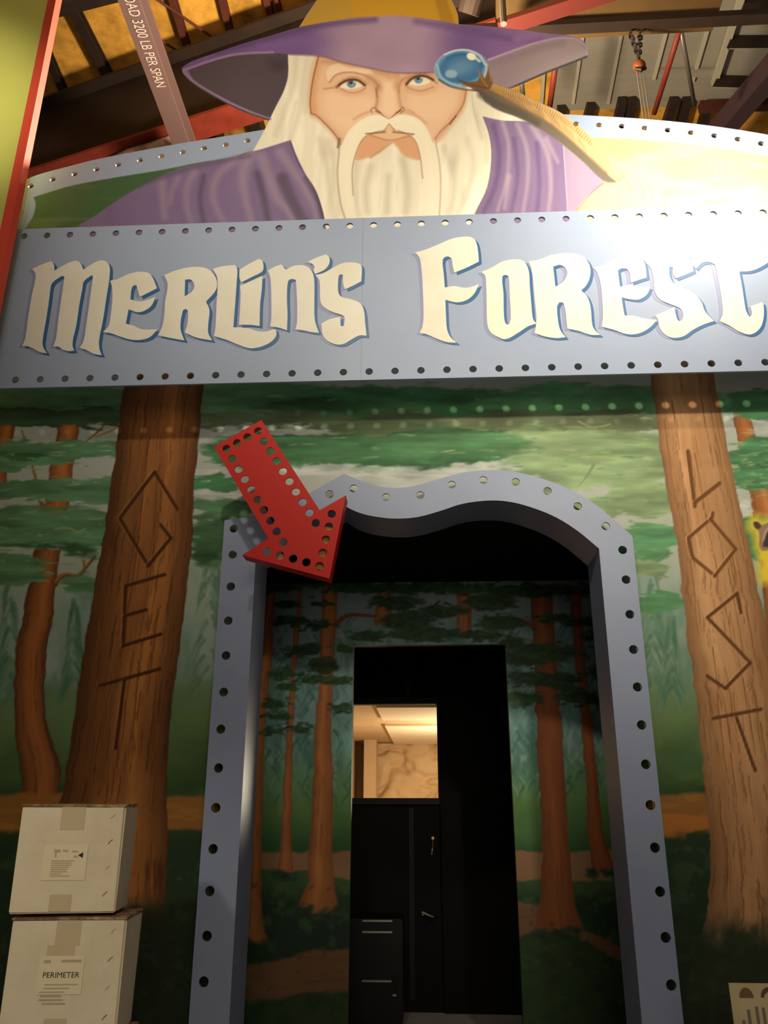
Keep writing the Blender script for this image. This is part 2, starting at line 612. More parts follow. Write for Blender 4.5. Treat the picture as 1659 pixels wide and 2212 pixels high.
def front_mural(u, v):
    rs = np.random.default_rng(11)
    cv = Canvas(u, v, (150, 152, 138))
    U, V = cv.U, cv.V
    n = lambda sx, sy, sd, o=4: fbm(U, V, sx, sy, sd, o)
    # --- far light and mist, getting greener and deeper towards the forest floor
    vs = [700, 1000, 1180, 1280, 1400, 1480, 1560, 1660, 1720, 1840, 2000, 2300]
    cs = np.array([(150, 158, 152), (178, 184, 176), (176, 184, 168), (156, 174, 156), (136, 158, 138), (114, 140, 108), (98, 126, 80),
                   (66, 94, 50), (52, 76, 40), (38, 58, 36), (28, 42, 28), (26, 38, 26)]) / 255.
    Vn = V + (n(120, 60, 3) - .5) * 120
    base = np.stack([np.interp(Vn, vs, cs[:, i]) for i in range(3)], 1)
    cv.C[:] = base
    # mottled brushwork
    m = sstep(.45, .75, n(70, 120, 21)) * 0.5 * sstep(1150, 1300, V) * (1 - sstep(1560, 1700, V))
    cv.mix(slice(None), m, (72, 120, 106))
    m = sstep(.52, .78, n(50, 90, 31)) * 0.55 * sstep(1180, 1290, V) * (1 - sstep(1440, 1520, V))
    cv.mix(slice(None), m, (160, 180, 176))
    m = sstep(.45, .8, n(90, 60, 41)) * 0.5 * sstep(1450, 1560, V) * (1 - sstep(1680, 1780, V))
    cv.mix(slice(None), m, (104, 132, 66))
    # --- hanging firs in the mist
    for fu, ft, fb, fw in ((455, 1130, 1470, 62), (20, 1260, 1520, 60), (160, 1290, 1480, 40), (520, 1180, 1500, 50), (1410, 1230, 1480, 55),
                           (1450, 1330, 1500, 40), (1665, 1240, 1480, 50), (1760, 1220, 1500, 60), (-80, 1240, 1500, 70)):
        for k in range(70):
            t = rs.random(); yy = ft + (fb - ft) * t; ww = fw * (0.25 + 0.75 * t)
            sd = rs.choice((-1, 1)); x0 = fu + sd * rs.random() * ww * 0.5
            col = ((74, 116, 88), (88, 130, 104), (62, 104, 76), (140, 160, 142))[rs.choice(4, p=[.35, .3, .2, .15])]
            cv.stroke([(x0, yy), (x0 + sd * ww * .25, yy + 18), (x0 + sd * ww * .42, yy + 44)], 8, col, 5, .45, True, 2)
    # --- second trunks behind the boughs
    trunk(cv, [862, 917, 952, 1015, 1080, 1110], [142, 125, 120, 108, 97, 90], [176, 173, 166, 158, 149, 143],
          ((190, 112, 58), (210, 136, 72)), 51, (86, 46, 20), .8)
    trunk(cv, [880, 917, 962, 1000, 1045, 1080], [-10, -14, -18, -22, -26, -30], [38, 33, 26, 19, 14, 8], ((168, 96, 46), (192, 120, 60)), 52, (86, 48, 20), .9)
    trunk(cv, [860, 881, 937, 1010, 1073, 1130, 1320, 1500], [1578, 1582, 1590, 1606, 1621, 1632, 1652, 1668], [1616, 1620, 1630, 1650, 1672, 1686, 1710, 1735],
          ((186, 116, 62), (214, 142, 84)), 53, (104, 62, 30), .7)
    trunk(cv, ST_V, ST_L, ST_R, ((164, 98, 48), (196, 122, 62)), 54, (52, 30, 14), .8)
    cv.stroke([(118, 1262), (126, 1250), (141, 1243), (170, 1243), (187, 1224), (205, 1203)], 14, (112, 74, 36), 2.5, 1, True, 5)
    cv.stroke([(120, 1256), (128, 1246), (142, 1239), (170, 1240), (186, 1221), (204, 1201)], 5, (176, 124, 66), 3, .9, True, 2)
    cv.stroke([(182, 1228), (181, 1212)], 5, (150, 100, 52), 2)
    cv.stroke([(250, 886), (232, 908), (217, 927), (181, 958)], 7, (140, 92, 44), 2.5, 1, True, 3)
    cv.stroke([(256, 922), (232, 934), (205, 944)], 6, (168, 128, 70), 2.5, 1, True, 3)
    cv.stroke([(47, 930), (54, 950)], 4, (150, 120, 66), 2); cv.stroke([(68, 1000), (78, 1036)], 6, (150, 110, 52), 2)
    cv.poly([(82, 1078), (96, 1088), (98, 1106), (90, 1108)], (140, 84, 40), 2)
    # --- boughs: ragged bands of foliage, streaked sideways
    wu = (n(95, 26, 61) - .5) * 80 + (n(30, 8, 65, 3) - .5) * 40
    wv = (n(110, 30, 71) - .5) * 40 + (n(26, 7, 75, 3) - .5) * 16
    def bough(cu, cvv, ru, rv, col, soft=.16, alpha=1.0):
        k = cv.box(cu - ru * 1.3 - 60, cvv - rv * 1.4 - 40, cu + ru * 1.3 + 60, cvv + rv * 1.4 + 40)
        if not k.size: return
        d = np.hypot((U[k] + wu[k] - cu) / ru, (V[k] + wv[k] - cvv) / rv)
        d = np.maximum(d, np.abs(V[k] + wv[k] - cvv) / rv)
        mm = np.clip((1 - d) / soft, 0, 1) * alpha
        f = fbm(U[k], V[k], 90, 16, 81, 3)[:, None]
        c = np.array(col) / 255.
        c2 = c * (0.72 + 0.56 * f)
        cv.mix(k, mm, c2)
    G1, G2, G3, G4 = (94, 138, 98), (72, 124, 84), (94, 148, 104), (136, 160, 118)
    GC = (58, 98, 66)
    for b in ((80, 868, 330, 44, G1), (60, 912, 130, 12, G1), (110, 975, 190, 29, G1), (30, 990, 110, 22, G1), (100, 1060, 175, 21, G1), (215, 1065, 60, 30, G1),
              (40, 1142, 170, 44, G1), (165, 1150, 95, 48, G1), (30, 1235, 90, 34, G1), (190, 1262, 60, 26, G1), (-160, 960, 140, 50, G1), (-150, 1120, 150, 70, G1),
              (520, 868, 260, 52, G1), (900, 872, 330, 46, G2), (1300, 868, 300, 44, G3),
              (500, 978, 80, 26, G2), (745, 968, 330, 42, GC), (560, 990, 130, 28, G2), (980, 962, 200, 50, GC), (470, 1045, 60, 16, G2),
              (450, 1090, 45, 22, G1), (455, 1165, 56, 60, G1), (480, 1110, 60, 40, G1), (840, 1012, 150, 13, GC),
              (700, 915, 430, 22, (92, 110, 80)), (1210, 912, 280, 22, (112, 124, 92)), (100, 902, 240, 24, (58, 84, 58)), (1250, 965, 220, 50, G4), (1180, 1030, 150, 30, G4), (1330, 1010, 120, 46, G4), (1390, 1080, 80, 40, G4), (1300, 1100, 60, 26, G4), (1400, 1170, 70, 44, G3),
              (1390, 1225, 60, 22, G4), (1420, 1300, 50, 26, G3),
              (1640, 1000, 80, 62, G2), (1650, 870, 100, 34, G2), (1655, 1135, 60, 36, G2), (1640, 1190, 40, 26, G2), (1780, 960, 130, 60, G2), (1800, 1130, 140, 70, G2)):
        bough(*b)
    for b in ((690, 880, 160, 16, (58, 92, 58)), (1000, 955, 170, 30, (76, 118, 80)), (760, 962, 160, 26, (60, 102, 68)), (180, 1185, 60, 22, (48, 84, 52)),
              (60, 985, 90, 10, (52, 88, 54)), (120, 1100, 100, 9, (84, 120, 76)), (100, 1175, 110, 12, (50, 86, 54)), (450, 1192, 50, 14, (48, 80, 50))):
        bough(*b, .5, .8)
    # bright sky gaps and pale spray along the boughs
    for cu, c2, ru, rv in ((480, 935, 60, 13), (560, 925, 55, 9), (640, 934, 110, 7), (700, 1015, 120, 20), (900, 1022, 150, 20), (820, 1040, 130, 18), (1010, 1010, 110, 10),
                           (1110, 1025, 60, 10), (1571, 908, 13, 24), (1650, 918, 18, 22), (1612, 1092, 14, 20), (440, 1030, 40, 12), (480, 1070, 70, 12), (1345, 1215, 20, 22)):
        bough(cu, c2, ru, rv, (196, 202, 194), .45, .9)
    for b in ((740, 968, 330, 34, (66, 110, 72)), (985, 966, 200, 38, (80, 124, 84)), (520, 985, 70, 20, (54, 96, 62)), (450, 1160, 50, 50, (56, 88, 58))):
        bough(*b, .3, .88)
    for k in range(420):
        zone = rs.integers(0, 4)
        if zone == 0: cu, c2 = rs.uniform(0, 235), rs.uniform(940, 1260)
        elif zone == 1: cu, c2 = rs.uniform(440, 1400), rs.uniform(850, 1010)
        elif zone == 2: cu, c2 = rs.uniform(1080, 1440), rs.uniform(930, 1240)
        else: cu, c2 = rs.uniform(1580, 1700), rs.uniform(950, 1080)
        w = rs.uniform(5, 26)
        col = ((120, 160, 110), (150, 176, 124), (104, 146, 98), (178, 190, 146))[rs.integers(0, 4)]
        if zone == 1: col = ((90, 140, 92), (120, 160, 110), (74, 120, 78), (166, 182, 142))[rs.integers(0, 4)]
        cv.dab(cu, c2, w, rs.uniform(1.6, 4.0), col, rs.uniform(-7, 5), .7, rs.uniform(.25, .7))
        cv.dab(cu + w * .6, c2 + rs.uniform(-3, 3), w * .5, rs.uniform(1.4, 3), col, rs.uniform(-9, 7), .7, rs.uniform(.25, .6))
    for pts in ([(118, 1142), (140, 1140), (152, 1142), (168, 1149), (184, 1142)], [(1250, 910), (1275, 922), (1300, 921), (1318, 916)], [(1255, 988), (1300, 986), (1330, 990)]):
        cv.stroke(pts, 3, (172, 186, 116), 3, .8, True)
    cv.stroke([(1282, 1005), (1268, 1028), (1252, 1048)], 6, (84, 112, 70), 4, .5, True, 1)
    # --- forest floor: path, then dark undergrowth
    pv = V + (n(60, 30, 91) - .5) * 26
    pm = sstep(1712, 1722, pv) * (1 - sstep(1790, 1806, pv)) * ((U < 470) | (U > 1400))
    cv.mix(slice(None), pm * .9, (158, 104, 46))
    cv.mix(slice(None), pm * sstep(.5, .7, n(60, 12, 95)) * .5, (176, 122, 60))
    cv.poly([(1425, 1756), (1470, 1759), (1532, 1768), (1530, 1788), (1480, 1802), (1484, 1815), (1440, 1810), (1420, 1812)], (178, 112, 50), 4)
    g = sstep(1790, 1830, V + (n(50, 40, 101) - .5) * 50)
    cv.mix(slice(None), g * .9, (36, 56, 36))
    cv.mix(slice(None), g * sstep(.5, .75, n(46, 36, 111)) * .7, (54, 82, 50))
    for k in range(160):
        cu = rs.uniform(-60, 480) if k % 2 else rs.uniform(1420, 1720); c2 = rs.uniform(1830, 2200)
        cv.dab(cu, c2, rs.uniform(6, 18), rs.uniform(3, 8), ((60, 92, 58), (44, 70, 44), (84, 108, 66))[rs.integers(0, 3)], rs.uniform(-50, 50), .8, .35)
    # --- the two great trunks
    trunk(cv, BT_V, BT_L, BT_R, ((146, 92, 46), (190, 126, 64)), 57, (58, 32, 14), 1.0, None, .66, .8)
    trunk(cv, RT_V, RT_L, RT_R, ((186, 138, 94), (214, 166, 118)), 58, (98, 66, 38), .9, None, .34, .62)
    for t, L, R, sd in ((BT_V, BT_L, BT_R, 5), (RT_V, RT_L, RT_R, 6)):
        r2 = np.random.default_rng(sd)
        for k in range(46):
            v0 = r2.uniform(850, 1950); ln = r2.uniform(50, 200); f = r2.uniform(.1, .9); pts = []
            for q in range(5):
                vv = v0 + ln * q / 4
                l, r = np.interp(vv, t, L), np.interp(vv, t, R)
                pts.append((l + (r - l) * (f + r2.uniform(-.012, .012)), vv))
            cv.stroke(pts, r2.uniform(1.5, 3.2), (84, 46, 20) if sd == 5 else (112, 70, 36), 2, r2.uniform(.35, .8), True, 1)
            cv.stroke([(p[0] + 4, p[1]) for p in pts], 2, (196, 126, 60) if sd == 5 else (222, 164, 104), 3, .3, True, 1)
    gr = sstep(1915, 2010, V + (n(36, 60, 141) - .5) * 110 + np.where(U > 900, -30, 0))
    cv.mix(slice(None), gr * .93, (34, 48, 32)); cv.mix(slice(None), gr * sstep(.5, .72, n(30, 22, 145)) * .5, (52, 74, 46))
    # --- letters cut into the bark
    def carve(lines, dk, lt, w=7.5):
        for P in lines:
            cv.stroke([(a - 5, b - 1) for a, b in P], 3, lt, 3, .7)
            cv.stroke(P, w, dk, 2.2, .92)
    DK, LT = (66, 36, 14), (198, 130, 66)
    carve([[(383, 1100), (334, 1020)], [(334, 1020), (300, 1064), (260, 1118)], [(260, 1122), (290, 1172), (320, 1222)], [(320, 1222), (369, 1162)], [(369, 1162), (347, 1134)]], DK, LT)
    carve([[(356, 1241), (271, 1266)], [(271, 1266), (266, 1395)], [(270, 1330), (316, 1317)], [(266, 1395), (347, 1370)]], DK, LT)
    carve([[(215, 1481), (345, 1445)], [(269, 1470), (250, 1616)]], DK, LT)
    DK, LT = (104, 66, 32), (226, 172, 112)
    carve([[(1486, 975), (1501, 1093)], [(1503, 1084), (1554, 1044)]], DK, LT, 9)
    carve([[(1540, 1108), (1538, 1118), (1487, 1162)], [(1487, 1162), (1492, 1190), (1497, 1205)], [(1497, 1205), (1544, 1244)], [(1544, 1244), (1589, 1186)], [(1589, 1186), (1535, 1122)]], DK, LT, 7.5)
    DK = (90, 56, 28)
    carve([[(1600, 1323), (1592, 1282)], [(1592, 1282), (1528, 1334)], [(1528, 1334), (1590, 1399), (1620, 1432)], [(1620, 1432), (1567, 1487)], [(1567, 1487), (1527, 1460)]], DK, LT, 7.5)
    carve([[(1540, 1552), (1644, 1532)], [(1591, 1550), (1631, 1664)]], DK, LT, 7.5)
    # --- a small furry beast with a yellow glow painted round it
    H = [(1628, 1127), (1635, 1126), (1646, 1134), (1660, 1129), (1680, 1127), (1694, 1134), (1706, 1126), (1712, 1130), (1706, 1144), (1702, 1150), (1702, 1176), (1690, 1189), (1660, 1189), (1646, 1190), (1640, 1180), (1640, 1158), (1637, 1145), (1630, 1140)]
    B = H[:10] + [(1704, 1200), (1712, 1240), (1650, 1250), (1652, 1215), (1646, 1192)] + H[14:]
    k = cv.box(1590, 1090, 1760, 1290)
    if k.size:
        d = sd_poly(U[k], V[k], np.array(B, float)) + (n(14, 14, 131)[k] - .5) * 12
        cv.mix(k, np.clip(1 - d / 22, 0, 1) ** .8, (226, 200, 60))
    cv.poly(H, (150, 122, 98), 2)
    cv.poly([(1627, 1127), (1636, 1127), (1645, 1136), (1642, 1140), (1637, 1144), (1630, 1139)], (82, 58, 58), 2)
    cv.poly([(1652, 1158), (1660, 1143), (1680, 1143), (1688, 1160), (1684, 1180), (1660, 1182), (1648, 1181)], (66, 54, 50), 3)
    cv.stroke([(1649, 1166), (1656, 1146), (1664, 1138)], 5, (196, 178, 146), 3, .7, True)
    return cv.C


def trunk_regions(u, v):
    r = np.zeros(u.shape, int)
    r[(u > np.interp(v, ST_V, ST_L)) & (u < np.interp(v, ST_V, ST_R)) & (v > 1190)] = 3
    r[(u > np.interp(v, BT_V, BT_L)) & (u < np.interp(v, BT_V, BT_R))] = 1
    r[(u > np.interp(v, RT_V, RT_L)) & (u < np.interp(v, RT_V, RT_R))] = 2
    return r


xs = axis_pts([(-4.2, .06), (-2.45, .0062), (2.35, .05), 4.2])
zs = axis_pts([(0.0, .05), (.62, .0066), (3.98, .05), 4.35])
wf = painted_board('wall_front', xs, zs, Y_WALL, front_mural, lambda x, z: 0.025 - sd_poly(x, z, OPEN), MURAL, None,
                   (trunk_regions, {1: ('painted_trunk', 'thick painted trunk with GET cut into its bark'),
                                    2: ('painted_trunk', 'thick painted trunk with LOST cut into its bark'),
                                    3: ('painted_trunk', 'slender painted trunk bending at the far left')}), 0.0)
tag(wf[0], kind='structure')
# back of the front wall (dark, unpainted)
plate('wall_backing', [(-4.2, 0), (XL1 - .03, 0)] + [(p[0], p[1] + .03) for p in ai] + [(XR1 + .03, 0), (4.2, 0), (4.2, 4.35), (-4.2, 4.35)], [], .012, .08, DARKBACK, wf[0])

# ---- black porch behind the arch
Z_CEIL = float(at(np.array(930.), np.array(1257.), Y_BACK)[2])
for nm, lo, hi in (('ceiling', (-1.95, .215, Z_CEIL), (2.05, Y_BACK, Z_CEIL + .06)), ('ceiling_leak_block', (-1.95, .095, 3.5), (2.05, .215, 3.56)), ('leak_block_fascia', (-1.95, .215, Z_CEIL + .06), (2.05, .255, 3.56)), ('wall_left', (-1.95, .10, 0), (-1.88, Y_BACK, Z_CEIL)), ('wall_right', (2.0, .10, 0), (2.07, Y_BACK, Z_CEIL))):
    tag(box(nm, lo, hi, BLACK), kind='structure')  # front ceiling strip and its upright fascia added to stop a light leak

# ---- the inner mural with the doorway
dl = at(np.array([766., 749.]), np.array([1396., 2200.]), Y_BACK)[:, 0].mean()
dr = at(np.array([1092., 1130.]), np.array([1391., 2190.]), Y_BACK)[:, 0].mean()
dz = float(at(np.array(930.), np.array(1393.), Y_BACK)[2])


def inner_mural(u, v):
    rs = np.random.default_rng(23)
    cv = Canvas(u, v, (100, 120, 110))
    U, V = cv.U, cv.V
    n = lambda sx, sy, sd, o=4: fbm(U, V, sx, sy, sd, o)
    vs = [1200, 1300, 1450, 1600, 1680, 1740, 1800, 1838, 2300]
    cs = np.array([(84, 108, 96), (128, 146, 150), (118, 150, 150), (114, 152, 146), (102, 146, 104), (92, 128, 74), (70, 112, 62), (52, 88, 50), (40, 66, 38)]) / 255.
    Vn = V + (n(50, 50, 3) - .5) * 60
    cv.C[:] = np.stack([np.interp(Vn, vs, cs[:, i]) for i in range(3)], 1) * 1.06
    m = sstep(.42, .7, n(26, 60, 5)) * .6 * sstep(1280, 1400, V) * (1 - sstep(1640, 1720, V)); cv.mix(slice(None), m, (70, 116, 108))
    m = sstep(.58, .75, n(16, 40, 9)) * .6 * sstep(1320, 1420, V) * (1 - sstep(1640, 1740, V)); cv.mix(slice(None), m, (166, 184, 190))
    for k in range(420):      # drooping fir sprays
        cu = rs.uniform(540, 770) if k % 2 else rs.uniform(1085, 1345)
        c2 = rs.uniform(1330, 1720); sd = rs.choice((-1, 1))
        col = ((58, 104, 96), (74, 122, 106), (48, 90, 74), (164, 182, 188))[rs.choice(4, p=[.35, .3, .25, .1])]
        cv.stroke([(cu, c2), (cu + sd * 8, c2 + 12), (cu + sd * 13, c2 + 28)], 5, col, 3, .5, True, 1)
    # bare path and undergrowth
    wv = (n(40, 20, 31) - .5) * 16
    p = sstep(1836, 1842, V + wv) * (1 - sstep(1884 , 1892, V + wv - np.clip((U - 690) * .2, -8, 16))); cv.mix(slice(None), p * .95, (158, 118, 84))
    g = sstep(1882, 1894, V + wv - np.clip((U - 690) * .2, -8, 16))
    cv.mix(slice(None), g, (62, 92, 50)); cv.mix(slice(None), g * sstep(1900, 1960, V), (34, 58, 40))
    cv.mix(slice(None), g * sstep(.5, .72, n(30, 24, 41)) * .6, (74, 104, 60))
    q = np.interp(U, [520, 600, 650, 760, 1090, 1180, 1260, 1360], [2088, 2072, 2052, 2044, 1930, 1960, 2000, 2052])
    w = np.interp(U, [520, 640, 760, 1090, 1200, 1360], [72, 90, 100, 110, 26, 36])
    pp = sstep(q, q + 8, V + wv) * (1 - sstep(q + w - 4, q + w + 10, V + wv))
    cv.mix(slice(None), pp * .95, (128, 92, 62)); cv.mix(slice(None), pp * sstep(.5, .7, n(60, 10, 51)) * .4, (104, 72, 48))
    gg = sstep(q + w, q + w + 14, V + wv); cv.mix(slice(None), gg * .9, (52, 74, 40)); cv.mix(slice(None), gg * sstep(.5, .7, n(24, 20, 61)) * .6, (36, 58, 42))
    OR, DK = ((176, 108, 58), (204, 130, 72)), (84, 48, 24)
    tr = [([1240, 1303, 1363, 1430, 1498, 1580, 1742, 1869, 1941, 2013, 2040], [580, 575, 568, 562, 556, 552, 549, 542, 537, 530, 525], [598, 595, 590, 588, 579, 572, 568, 563, 563, 573, 582]),
          ([1260, 1281, 1363, 1458, 1593, 1688, 1797, 1850, 1886], [643, 642, 636, 627, 619, 612, 607, 603, 598], [654, 652, 648, 638, 633, 631, 628, 629, 633]),
          ([1250, 1308, 1363, 1493, 1607, 1675, 1797, 1833, 1905, 1945, 1975], [697, 695, 691, 687, 680, 676, 672, 669, 664, 650, 640], [731, 728, 725, 717, 717, 719, 719, 719, 721, 730, 738]),
          ([1270, 1319, 1350], [822, 810, 809], [842, 845, 847]), ([1265, 1302, 1376], [985, 987, 990], [1014, 1019, 1020]),
          ([1262, 1330, 1393, 1450, 1486, 1592, 1712, 1800, 1851, 1941, 1985, 2010], [1142, 1147, 1151, 1155, 1156, 1159, 1165, 1170, 1171, 1168, 1160, 1150], [1192, 1195, 1198, 1204, 1206, 1215, 1221, 1226, 1231, 1241, 1252, 1264]),
          ([1270, 1320, 1411, 1501, 1577, 1712, 1800, 1836, 1880], [1232, 1234, 1240, 1252, 1257, 1266, 1269, 1277, 1280], [1254, 1256, 1262, 1274, 1281, 1292, 1304, 1314, 1332])]
    for i, (a, b, c) in enumerate(tr):
        trunk(cv, a, b, c, OR if i < 5 else ((150, 84, 44), (172, 100, 54)), 70 + i * 3, DK, .5, None, .38 if i in (0, 1, 2) else .5, .5)
    cv.stroke([(724, 1350), (742, 1334), (760, 1328), (812, 1331)], 11, (128, 70, 30), 2.5, 1, True, 6)
    cv.stroke([(1150, 1352), (1130, 1342), (1118, 1336)], 12, (128, 70, 30), 2.5, 1, True, 6)
    for cu, c2, ru, rv in ((690, 1976, 70, 24), (650, 1968, 30, 16), (735, 1972, 26, 18), (616, 1892, 30, 10), (555, 2044, 44, 18), (1208, 2014, 80, 16), (1306, 1888, 40, 14)):
        for k in range(14):
            cv.dab(cu + rs.uniform(-ru, ru) * .8, c2 + rs.uniform(-rv, rv) * .6, rs.uniform(10, 20), rs.uniform(6, 11), ((40, 66, 44), (54, 84, 52), (34, 56, 40))[k % 3], rs.uniform(-30, 30), .7, .8)
    # dark spruce boughs
    r2 = np.random.default_rng(5)
    wu2 = (n(26, 14, 191) - .5) * 40; wv2 = (n(22, 10, 195) - .5) * 22
    B = [(640, 1262, 90, 12), (560, 1272, 60, 14), (760, 1270, 60, 14), (930, 1270, 150, 14), (1130, 1275, 90, 16), (1250, 1275, 70, 14), (620, 1305, 26, 9), (690, 1302, 22, 9), (630, 1342, 40, 13), (690, 1350, 30, 12),
         (860, 1300, 60, 18), (880, 1340, 60, 22), (920, 1370, 90, 16), (800, 1372, 50, 14), (660, 1402, 36, 14), (640, 1412, 22, 8), (960, 1320, 50, 16), (1060, 1300, 60, 22), (1080, 1345, 60, 20), (1030, 1372, 60, 12),
         (700, 1440, 34, 18), (680, 1468, 46, 10), (610, 1455, 30, 14), (620, 1482, 26, 9), (740, 1470, 26, 10), (740, 1400, 26, 10), (590, 1520, 24, 16), (600, 1545, 32, 9), (740, 1530, 24, 10), (590, 1578, 26, 9), (650, 1575, 26, 12),
         (1130, 1420, 50, 20), (1180, 1410, 70, 24), (1150, 1466, 56, 16), (1215, 1470, 44, 20), (1240, 1500, 40, 24), (1130, 1510, 40, 20), (1290, 1370, 26, 12), (1290, 1510, 26, 12), (1260, 1345, 40, 12), (1200, 1335, 40, 14), (1110, 1390, 30, 14), (1290, 1455, 26, 14)]
    for cu, c2, ru, rv in B:
        q = cv.box(cu - ru * 1.5, c2 - rv * 2, cu + ru * 1.5, c2 + rv * 2)
        if q.size:
            dd = np.hypot((U[q] - cu + wu2[q]) / ru, (V[q] - c2 + wv2[q]) / rv)
            sh = fbm(U[q], V[q], 30, 12, 97, 3)[:, None]
            cv.mix(q, np.clip((1.05 - dd) / .3, 0, 1) * .92, np.array((46, 74, 46)) / 255. * (.6 + .8 * sh))
        for k in range(int(6 + ru * rv / 60)):
            x = cu + r2.normal() * ru * .5; y = c2 + r2.normal() * rv * .5; a = r2.uniform(-.5, .9) * (1 if x > cu else -1)
            ln = r2.uniform(8, 18); col = ((40, 66, 42), (52, 82, 50), (66, 98, 60), (34, 54, 38))[r2.integers(0, 4)]
            cv.stroke([(x, y), (x + ln * math.cos(a) * (1 if x > cu else -1), y + ln * .5 * math.sin(abs(a)))], 6, col, 3, .8, False, 2)
    for k in range(120):
        cv.dab(rs.uniform(530, 770) if k % 2 else rs.uniform(1100, 1380), rs.uniform(1900, 2200), rs.uniform(5, 14), rs.uniform(3, 7), ((66, 96, 54), (30, 52, 38), (90, 106, 60))[rs.integers(0, 3)], rs.uniform(-60, 60), .8, .4)
    return cv.C


xs = axis_pts([(-1.9, .05), (-1.3, .0085), (1.35, .05), 2.02])
zs = axis_pts([(0.0, .04), (.3, .0085), (Z_CEIL, .02), Z_CEIL + .08])
DOOR = np.array([(dl, -1), (dl, dz), (dr, dz), (dr, -1)])
wb = painted_board('wall_back', xs, zs, Y_BACK, inner_mural, lambda x, z: -sd_poly(x, z, DOOR), MURAL_IN, None, None, 0.05,
                   mat('door_reveal_green', rgb(96, 122, 70), .6))
tag(wb[0], kind='structure')
plate('wall_backing', [(-1.9, 0), (dl, 0), (dl, dz), (dr, dz), (dr, 0), (2.02, 0), (2.02, Z_CEIL + .08), (-1.9, Z_CEIL + .08)], [], Y_BACK + .05, .03, BLACK, wb[0])

# ================================================================== THE BLUE ARCH
arch = empty('entrance_arch', (0.0, Y_ARCH, 0), 'pale blue wavy topped entrance arch studded with bulb holes', 'arch')
hs = [(712, 1067.6), (764, 1055), (834, 1074), (908, 1069.5), (976, 1047), (1044, 1037), (1114, 1041), (1182.7, 1060.6), (1248, 1093.5), (1308.4, 1136.5), (1345, 1188), (1352.4, 1252), (1360.7, 1327), (1368.6, 1403),
      (1377, 1484), (1386, 1566), (1395, 1651), (1405, 1739), (1415, 1831), (1426, 1926), (1438, 2025), (1450, 2128),
      (505, 1142), (502.7, 1198), (498.4, 1267), (493, 1340.7), (488, 1416), (483, 1495), (477, 1575), (472, 1659), (466, 1745), (460, 1834), (453, 1925), (447, 2022), (440, 2121)]
hc = [tuple(p) for p in xz(hs, Y_ARCH)]
for side in (hc[21], hc[-1]):
    for k in range(1, 3):
        if side[1] - .245 * k > .05: hc.append((side[0], side[1] - .245 * k))
outer = [(XL0, 0.0)] + [tuple(p) for p in ao] + [(XR0, 0.0), (XR1, 0.0)] + [tuple(p) for p in ai[::-1]] + [(XL1, 0.0)]
plate('front_panel', outer, [circle(c, .0225) for c in hc], Y_ARCH, .012, ARCHBLUE, arch)


def band(name, pts, y0, y1, m, parent, off=0.0):
    """strip running back from an outline"""
    P = [tuple(p) for p in pts]
    V = [(p[0], y0, p[1]) for p in P] + [(p[0], y1, p[1]) for p in P]
    n = len(P)
    return mesh(name, V, [(i, i + 1, i + 1 + n, i + n) for i in range(n - 1)], m, parent, recalc=False)


REV = .325
band('reveal_board', [(XL1, 0), tuple(ai[0])], Y_ARCH + .012, Y_ARCH + REV, ARCHBLUE, arch)
band('reveal_board', [(XR1, 0), tuple(ai[-1])], Y_ARCH + .012, Y_ARCH + REV, ARCHBLUE, arch)
band('reveal_board', ai, Y_ARCH + .012, Y_ARCH + REV, ARCHBLUE, arch)
SL = np.array([(XL0, 0)] + [tuple(p) for p in ao] + [(XR0, 0)])
band('outer_return', SL, Y_ARCH + .012, Y_WALL - .062, ARCHBLUE, arch)

# ================================================================== THE MARQUEE SIGN
Y_BAN, Y_TOP = -0.33, -0.245
sign = empty('marquee_sign', (0, Y_BAN, 3.6), 'blue marquee sign lettered MERLIN\'S FOREST under a painted bearded wizard', 'sign')
# ---- banner with two rows of bulb holes
b0, b1 = xz([(0, 843), (1659, 796)], Y_BAN)
t0, t1 = xz([(60, 494), (1640, 443)], Y_BAN)
ZB0, ZB1 = (b0[1] + b1[1]) / 2, (t0[1] + t1[1]) / 2
XB0 = xz([(-75, 840)], Y_BAN)[0][0]
XB1 = xz([(1985, 780)], Y_BAN)[0][0]


def row(p0, p1, n, extra):
    a, b = xz([p0, p1], Y_BAN)
    d = (b[0] - a[0]) / (n - 1); z = (a[1] + b[1]) / 2
    return [(a[0] + d * k, z) for k in range(-extra[0], n + extra[1]) if XB0 + .03 < a[0] + d * k < XB1 - .03]


holes = row((52, 510), (1648, 459), 32, (1, 8)) + row((33, 821), (1653, 782), 30, (2, 8))
ban = plate('banner_board', [(XB0, ZB0), (XB1, ZB0), (XB1, ZB1), (XB0, ZB1)], [circle(c, .0205) for c in holes], Y_BAN, .014, BLUE, sign)
# a shallow seam where two sheets of the banner meet
sx = xz([(782, 640)], Y_BAN)[0][0]
mesh('board_seam', [(sx - .001, Y_BAN - .0006, ZB0), (sx + .001, Y_BAN - .0006, ZB0), (sx + .001, Y_BAN - .0006, ZB1), (sx - .001, Y_BAN - .0006, ZB1)], [(0, 1, 2, 3)], mat('seam_grey', rgb(118, 132, 164), .5), ban)


def cr(o, s, pts):
    return [(o[0] + x / s, o[1] + y / s) for x, y in pts]


